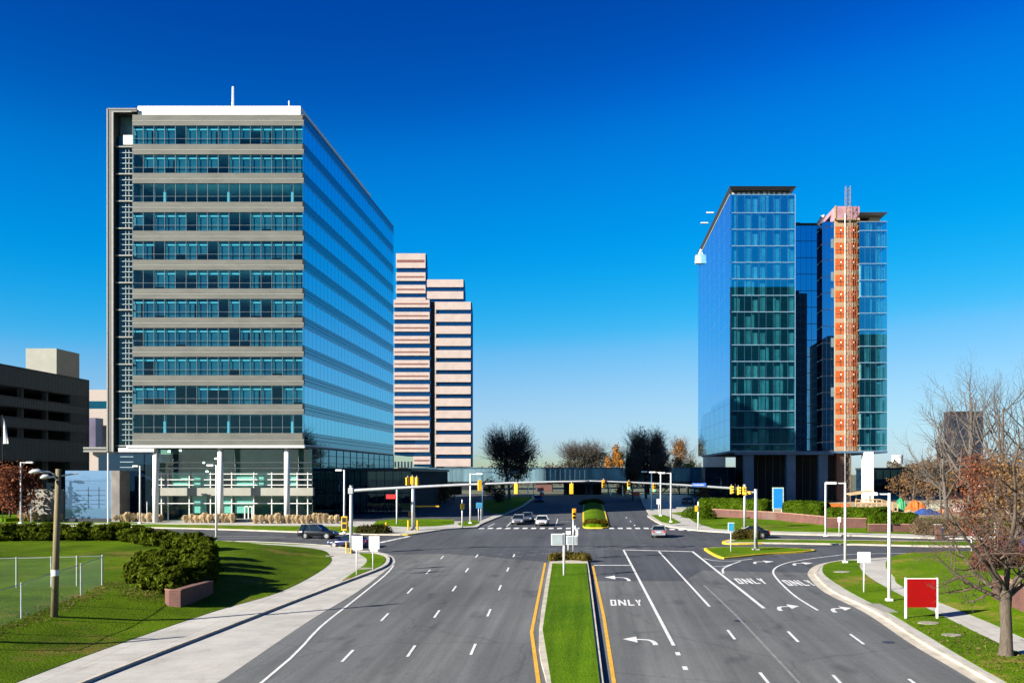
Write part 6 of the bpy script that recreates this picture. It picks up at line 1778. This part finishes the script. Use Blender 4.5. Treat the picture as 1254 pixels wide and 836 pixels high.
for u, Y, vt, sd, l, lf in ((545, 205, 590, 81, 'leafless red brown bush at the foot of the striped tower', LBr), (556, 215, 586, 82, 'tall leafless bush right of the striped tower foot', None), (528, 200, 598, 83, 'leafless bush beside the barrier gate', LBr), (600, 240, 585, 84, 'dark bush left of the round dark tree', LP), (610, 210, 597, 85, 'low dark bush under the round dark tree', LP)):
    tr(u, Y, vt, l, 'bark_dark' if lf is LP else 'bark', sd, lf, 900 if lf else 0, lsize=.26, name='bush', cat='bush', jit=.6, nchild=(9, 6, 4), maxl=3, spread=.95, start=.1, trunk_frac=.7, group='bushes at the foot of the striped tower')
tr(762, 262, 592, 'low orange shrub under the walkway', 'bark', 86, LO, 900, lsize=.3, name='shrub', jit=.6, nchild=(8, 5, 3), maxl=3, spread=1.0, start=.1, cat='shrub')
tr(862, 215, 597, 'low olive shrub left of the right tower foot', 'bark', 87, LBr, 900, lsize=.3, name='shrub', jit=.7, nchild=(8, 5, 3), maxl=3, spread=1.0, start=.1, cat='shrub')
# left edge
tr(12, 147, 566, 'rust brown tree at the left edge below the garage', 'bark_dark', 91, LR, 2400, lsize=.32, name='rust_tree', jit=.6, trunk_frac=.72, vbase=632, **dk_)
tr(34, 148, 574, 'sparse rust brown tree right of the left edge', 'bark_dark', 92, LR, 700, lsize=.3, name='rust_tree', jit=.6, trunk_frac=.72, vbase=632, **dk_)
tr(168, 168, 583, 'dark green shrub between the blue glass wall and the lobby', 'bark_dark', 93, foliage('shade leaf', (.01, .03, .006), (.04, .09, .012)), 2600, lsize=.26, name='shrub', jit=.7, nchild=(9, 6, 4), maxl=3, spread=1.0, start=.08, cat='shrub')
tr(158, 166, 590, 'second dark green shrub beside the blue glass wall', 'bark_dark', 94, LD, 1500, lsize=.26, name='shrub', jit=.7, nchild=(9, 6, 4), maxl=3, spread=1.0, start=.08, cat='shrub')

# distant woods: one mass each
def wood(name, u0, u1, Y, vt, n, m, seed, label, amp=4, gap=.15):
    r = np.random.default_rng(seed)
    U = r.uniform(u0, u1, n)
    top = vt + amp * (np.sin(U * .11 + seed) + .6 * np.sin(U * .37 + 1) + .4 * np.sin(U * .9 + seed))
    f = r.uniform(0, 1, n) ** .8
    Vp = 597 + (top - 597) * f
    Yd = Y + r.uniform(-12, 12, n)
    P = np.stack([(U - CX) / F * Yd, Yd, H - (Vp - CY) / F * Yd], 1)
    o = meshnp(name, leaves(P, 1.0, seed, 1.5), 4, m); tag(o, label, 'wood', kind='stuff')
wood('distant_wood', 1086, 1330, 430, 566, 6000, foliage('far wood', (.10, .085, .06), (.24, .20, .15)), 5, 'distant bare wood on the skyline at the right', 3)
wood('distant_wood', 560, 860, 480, 570, 4000, foliage('far wood grey', (.09, .08, .07), (.2, .17, .14)), 6, 'distant wood glimpsed beyond the walkway', 3)
wood('distant_wood', -160, 140, 460, 580, 3000, foliage('far wood dark', (.05, .05, .035), (.12, .11, .08)), 7, 'distant wood behind the garage', 3)
wood('distant_wood', 1072, 1260, 262, 592, 7000, foliage('brown scrub', (.10, .075, .04), (.26, .20, .12)), 8, 'brown scrub between the building site and the dark building', 2)

# ------------------------------------------------------------------ building site and road end details
def ground_at(u, Y): return (ax(u, Y), Y, G(0, Y) + .16)
tramp = empty('timber_ramp', ground_at(1062, 172), 'pale timber ramp with railings beside the white column', 'ramp')
o = tuple(tramp.location); k = 172 / F
rx = lambda u: ax(u, 172); rz_ = lambda v: az(v, 172)
tim = mat('new timber', (.55, .38, .20), .8, var=.15)
MB(o).add([(rx(1045), 172, rz_(620)), (rx(1078), 172, rz_(620)), (rx(1100), 172, rz_(626)), (rx(1100), 174, rz_(626)), (rx(1078), 174, rz_(620)), (rx(1045), 174, rz_(620)),
           (rx(1045), 172, rz_(621.5)), (rx(1078), 172, rz_(621.5)), (rx(1100), 172, rz_(627.5)), (rx(1100), 174, rz_(627.5)), (rx(1078), 174, rz_(621.5)), (rx(1045), 174, rz_(621.5))],
          [(0, 1, 4, 5), (1, 2, 3, 4), (6, 7, 1, 0), (7, 8, 2, 1), (11, 10, 7, 6), (10, 9, 8, 7)]).build('deck', tim, tramp)
ra = MB(o)
for dv in (0, 4.2): ra.tube([(rx(1048), 172, rz_(611.5 + dv)), (rx(1078), 172, rz_(611.5 + dv)), (rx(1100), 172, rz_(617.5 + dv))], .11, 5)
ra.build('rails', tim, tramp)
for i in range(9):
    u = 1048 + i * 6.4; dv = max(0, (u - 1078) * .27)
    MB(o).box(rx(u) - .08, rx(u) + .08, 171.95, 172.1, o[2] - .3, rz_(611 + dv)).build('post', tim, tramp)
MB(o).add([(rx(1041), 171, rz_(606)), (rx(1069), 171, rz_(602.5)), (rx(1069), 176, rz_(602)), (rx(1041), 176, rz_(605.5)), (rx(1041), 171, rz_(604.8)), (rx(1069), 171, rz_(601)), (rx(1069), 176, rz_(600.5)), (rx(1041), 176, rz_(604.2))],
          [(0, 1, 2, 3), (7, 6, 5, 4), (0, 4, 5, 1), (1, 5, 6, 2), (2, 6, 7, 3), (3, 7, 4, 0)]).build('canopy', tim, tramp)
for u in (1049, 1066): MB(o).box(rx(u) - .08, rx(u) + .08, 172.2, 172.35, o[2] - .3, rz_(603.5)).build('canopy_post', tim, tramp)
mo = mat('orange mesh barrier', (.50, .13, .015), .8, var=.3, scale=2)
nf = empty('safety_barrier', ground_at(1020, 166), 'orange mesh barrier above the clipped hedge', 'barrier'); o = tuple(nf.location)
MB(o).box(ax(1003, 166), ax(1040, 166), 166, 166.06, o[2], az(616, 166)).build('netting', mo, nf)
for u in (1003, 1015, 1028, 1040): MB(o).cyl(ax(u, 166), 166.1, o[2] - .3, az(615, 166), .06, n=6).build('post', tim, nf)
def heap(u0, u1, vt, Y, m, label, name='tarp_heap', seed=1):
    r = random.Random(seed); x0, x1 = ax(u0, Y), ax(u1, Y); zb = G(0, Y); h = az(vt, Y) - zb
    n = 11; V = []; Fq = []
    for j in range(5):
        for i in range(n):
            s = math.sin(math.pi * i / (n - 1)) ** .45 * math.sin(math.pi * (j + .0) / 4 if 0 < j < 4 else 0) ** .4 if 0 < j < 4 else 0
            V.append((x0 + (x1 - x0) * i / (n - 1) + r.uniform(-.1, .1), Y + (j - 2) * .9, zb + max(.05, h * s * r.uniform(.8, 1.12))))
    for j in range(4):
        for i in range(n - 1): Fq.append((j * n + i, j * n + i + 1, (j + 1) * n + i + 1, (j + 1) * n + i))
    org = ((x0 + x1) / 2, Y, zb)
    o = MB(org).add(V, Fq).build(name, m, None); o.location = org
    tag(o, label, 'heap', 'covered heaps on the building site'); return o
heap(1097, 1110, 609, 178, mat('green tarp', (.03, .26, .10), .6, var=.2), 'bright green covered heap on the building site', seed=1)
heap(1108, 1134, 613, 174, mo, 'orange covered heap beside the green one', seed=2)
heap(1118, 1150, 622.5, 168, mat('blue tarp', (.02, .07, .26), .6, var=.25), 'low blue covered heap in front of the orange one', seed=3)
heap(1133, 1166, 614, 180, mat('grey tarp', (.32, .32, .24), .7, var=.25), 'grey green heap behind the blue one', seed=4)
heap(1151, 1165, 619, 172, mat('salmon tarp', (.48, .19, .11), .6, var=.15), 'small salmon coloured covered heap', seed=5)
heap(1164, 1184, 615, 176, mat('pale tarp', (.50, .38, .33), .7, var=.2), 'pale beige heap right of the salmon one', seed=6)
heap(1108, 1120, 624, 166, mat('sand heap', (.36, .28, .17), .9, var=.15), 'sandy heap at the left end of the blue one', seed=7)
heap(1184, 1215, 618, 178, mat('dark green tarp', (.06, .16, .11), .7, var=.25), 'dark green heap behind the branches', seed=8)
heap(1216, 1228, 618, 174, mat('teal tarp', (.02, .22, .16), .6, var=.2), 'teal heap right of the white lamp', seed=9)
heap(1228, 1254, 622, 172, mat('earth heap', (.42, .34, .24), .9, var=.25), 'earth heap at the right edge', seed=10)
# hoarding panels at the end of the far road
hp = empty('hoarding', ground_at(758, 247), 'pale teal hoarding panels under the walkway', 'hoarding'); o = tuple(hp.location)
hy = 247
for i, (u0, u1) in enumerate(((744, 751), (751.3, 760), (760.3, 768))):
    MB(o).box(ax(u0, hy), ax(u1, hy), hy, hy + .1, o[2] - .2, az(608 - .5 * i, hy)).build('panel', mat('hoarding teal', (.25 + .1 * (i % 2), .50, .55), .6, var=.2, scale=.8), hp)
MB(o).box(ax(753, hy), ax(759, hy), hy - .03, hy - .005, az(613.5, hy), az(610, hy)).build('picture', mat('hoarding blue', (.03, .25, .5), .6, var=.3), hp)
rs_ = empty('site_board', ground_at(779, 247), 'red and pale blue site boards right of the teal hoarding', 'board'); o = tuple(rs_.location)
MB(o).box(ax(774, hy), ax(783.5, hy), hy, hy + .1, az(608, hy), az(602.5, hy)).build('red_panel', mat('site red', (.55, .06, .04), .6), rs_)
MB(o).box(ax(777, hy), ax(784, hy), hy, hy + .1, az(616.5, hy), az(609, hy)).build('blue_panel', mat('site blue', (.30, .45, .62), .6), rs_)
for u in (774.5, 783): MB(o).cyl(ax(u, hy), hy + .2, o[2] - .3, az(603, hy), .07, n=6).build('post', M['white_metal'], rs_)
for u, l in ((747.5, 'white post left of the teal hoarding middle'), (762.5, 'white post right of the teal hoarding middle'), (653.5, 'white post under the walkway on the left'), (646.5, 'shorter white post under the walkway left end')):
    e = empty('post', ground_at(u, 245), l, 'post', 'white posts under the walkway')
    MB().cyl(0, 0, -.3, az(592, 245) - e.location.z, .12, n=8).build('shaft', M['white_metal'], e)
    MB().bev(-.25, .25, -.25, .25, -.3, .15, .03).build('base', M['conc'], e)
tb = empty('brick_hut', ground_at(665, 300), 'small sunlit brown hut seen under the walkway', 'building'); o = tuple(tb.location)
MB(o).box(ax(656, 300), ax(676, 300), 300, 306, o[2] - .4, az(592, 300)).build('wall', M['brick'], tb)
MB(o).box(ax(655, 300), ax(677, 300), 299.7, 306.3, az(592, 300), az(590.8, 300)).build('roof', M['conc'], tb)
MB(o).box(ax(658, 300), ax(664, 300), 299.9, 299.97, az(602, 300), az(597, 300)).build('window', M['g_dark'], tb)
cbx = empty('barrier_drum', ground_at(663.5, 240), 'red and white road drum under the walkway', 'drum')
MB().cyl(0, 0, 0, 2.0, .55, .45, 12).build('body', mat('drum red', (.6, .08, .05), .5), cbx)
MB().cyl(0, 0, .8, 1.3, .56, .53, 12).build('band', M['white_metal'], cbx)
wv = empty('retaining_wall', (ax(842, 190), 190, G(0, 190) + .15), 'low pale concrete retaining wall behind the lamp pair', 'wall'); o = tuple(wv.location)
MB(o).box(ax(829, 178), ax(849, 178), 178, 178.4, o[2] - .3, az(622, 178)).build('wall_panel', M['conc'], wv)
MB(o).box(ax(828.6, 178), ax(849.4, 178), 177.95, 178.45, az(622, 178) + .003, az(621.2, 178) + .05).build('coping', M['conc_lt'], wv)
# flag on the left
fg = empty('flag', (ax(3, 150), 150, G(0, 150)), 'furled white flag on a thin pole at the left edge', 'flag'); k = 150 / F
MB().cyl(0, 0, 0, az(508, 150) - G(0, 150), .05, n=6).build('pole', M['dark_metal'], fg)
zf = az(543, 150) - G(0, 150); zt2 = az(511, 150) - G(0, 150)
V = []; Fq = []
for j in range(9):
    t = j / 8
    for i in range(4):
        q = i / 3; V.append((.06 + q * (.35 + .45 * t), .14 * math.sin(q * 6 + t * 3), zt2 + (zf - zt2) * t - q * .6 * (1 - t)))
for j in range(8):
    for i in range(3): Fq.append((j * 4 + i, j * 4 + i + 1, j * 4 + 5 + i, j * 4 + 4 + i))
MB().add(V, Fq).build('cloth', M['white_panel'], fg, True)

# leaf litter on the grass
def litter(pts3, size, m, label, seed):
    P = np.array(pts3); r = np.random.default_rng(seed); n = len(P)
    up = np.tile(np.array([0, 0, 1.0]), (n, 1)) + r.normal(0, .25, (n, 3))
    o = meshnp('fallen_leaves', leaves(P, size, seed, 1.4, up * 3), 4, m); tag(o, label, 'leaves', kind='stuff')
LL = foliage('fallen leaf', (.11, .085, .03), (.26, .19, .08))
g = np.random.default_rng(8); P = []
for a, b in zip(fa[:-1], fa[1:]):
    for _ in range(170):
        t = g.uniform(); x = a[0] + (b[0] - a[0]) * t + g.normal(0, .5) + .35; y = a[1] + (b[1] - a[1]) * t + g.normal(0, .6); P.append((x, y, GL(x, y) + .03))
for _ in range(650):
    u = 170 + g.normal(0, 22); v = 724 + g.normal(0, 6) + (u - 170) * .18
    x, y, z = PH(u, v); P.append((x, y, GL(x, y) + .03))
litter(P, .095, LL, 'brown leaf litter along the fence and below the junipers', 3)
P = []
while len(P) < 1100:
    u = g.uniform(1120, 1330); v = g.uniform(745, 845) ; x, y = px(u, v)
    x, y = xt + g.normal(0, 2.2), yt + g.normal(0, 6)
    if inside((x, y), rl1): P.append((x, y, G(x, y) + .18))
litter(P, .10, LL, 'dry fallen leaves on the grass under the forked bare tree', 4)
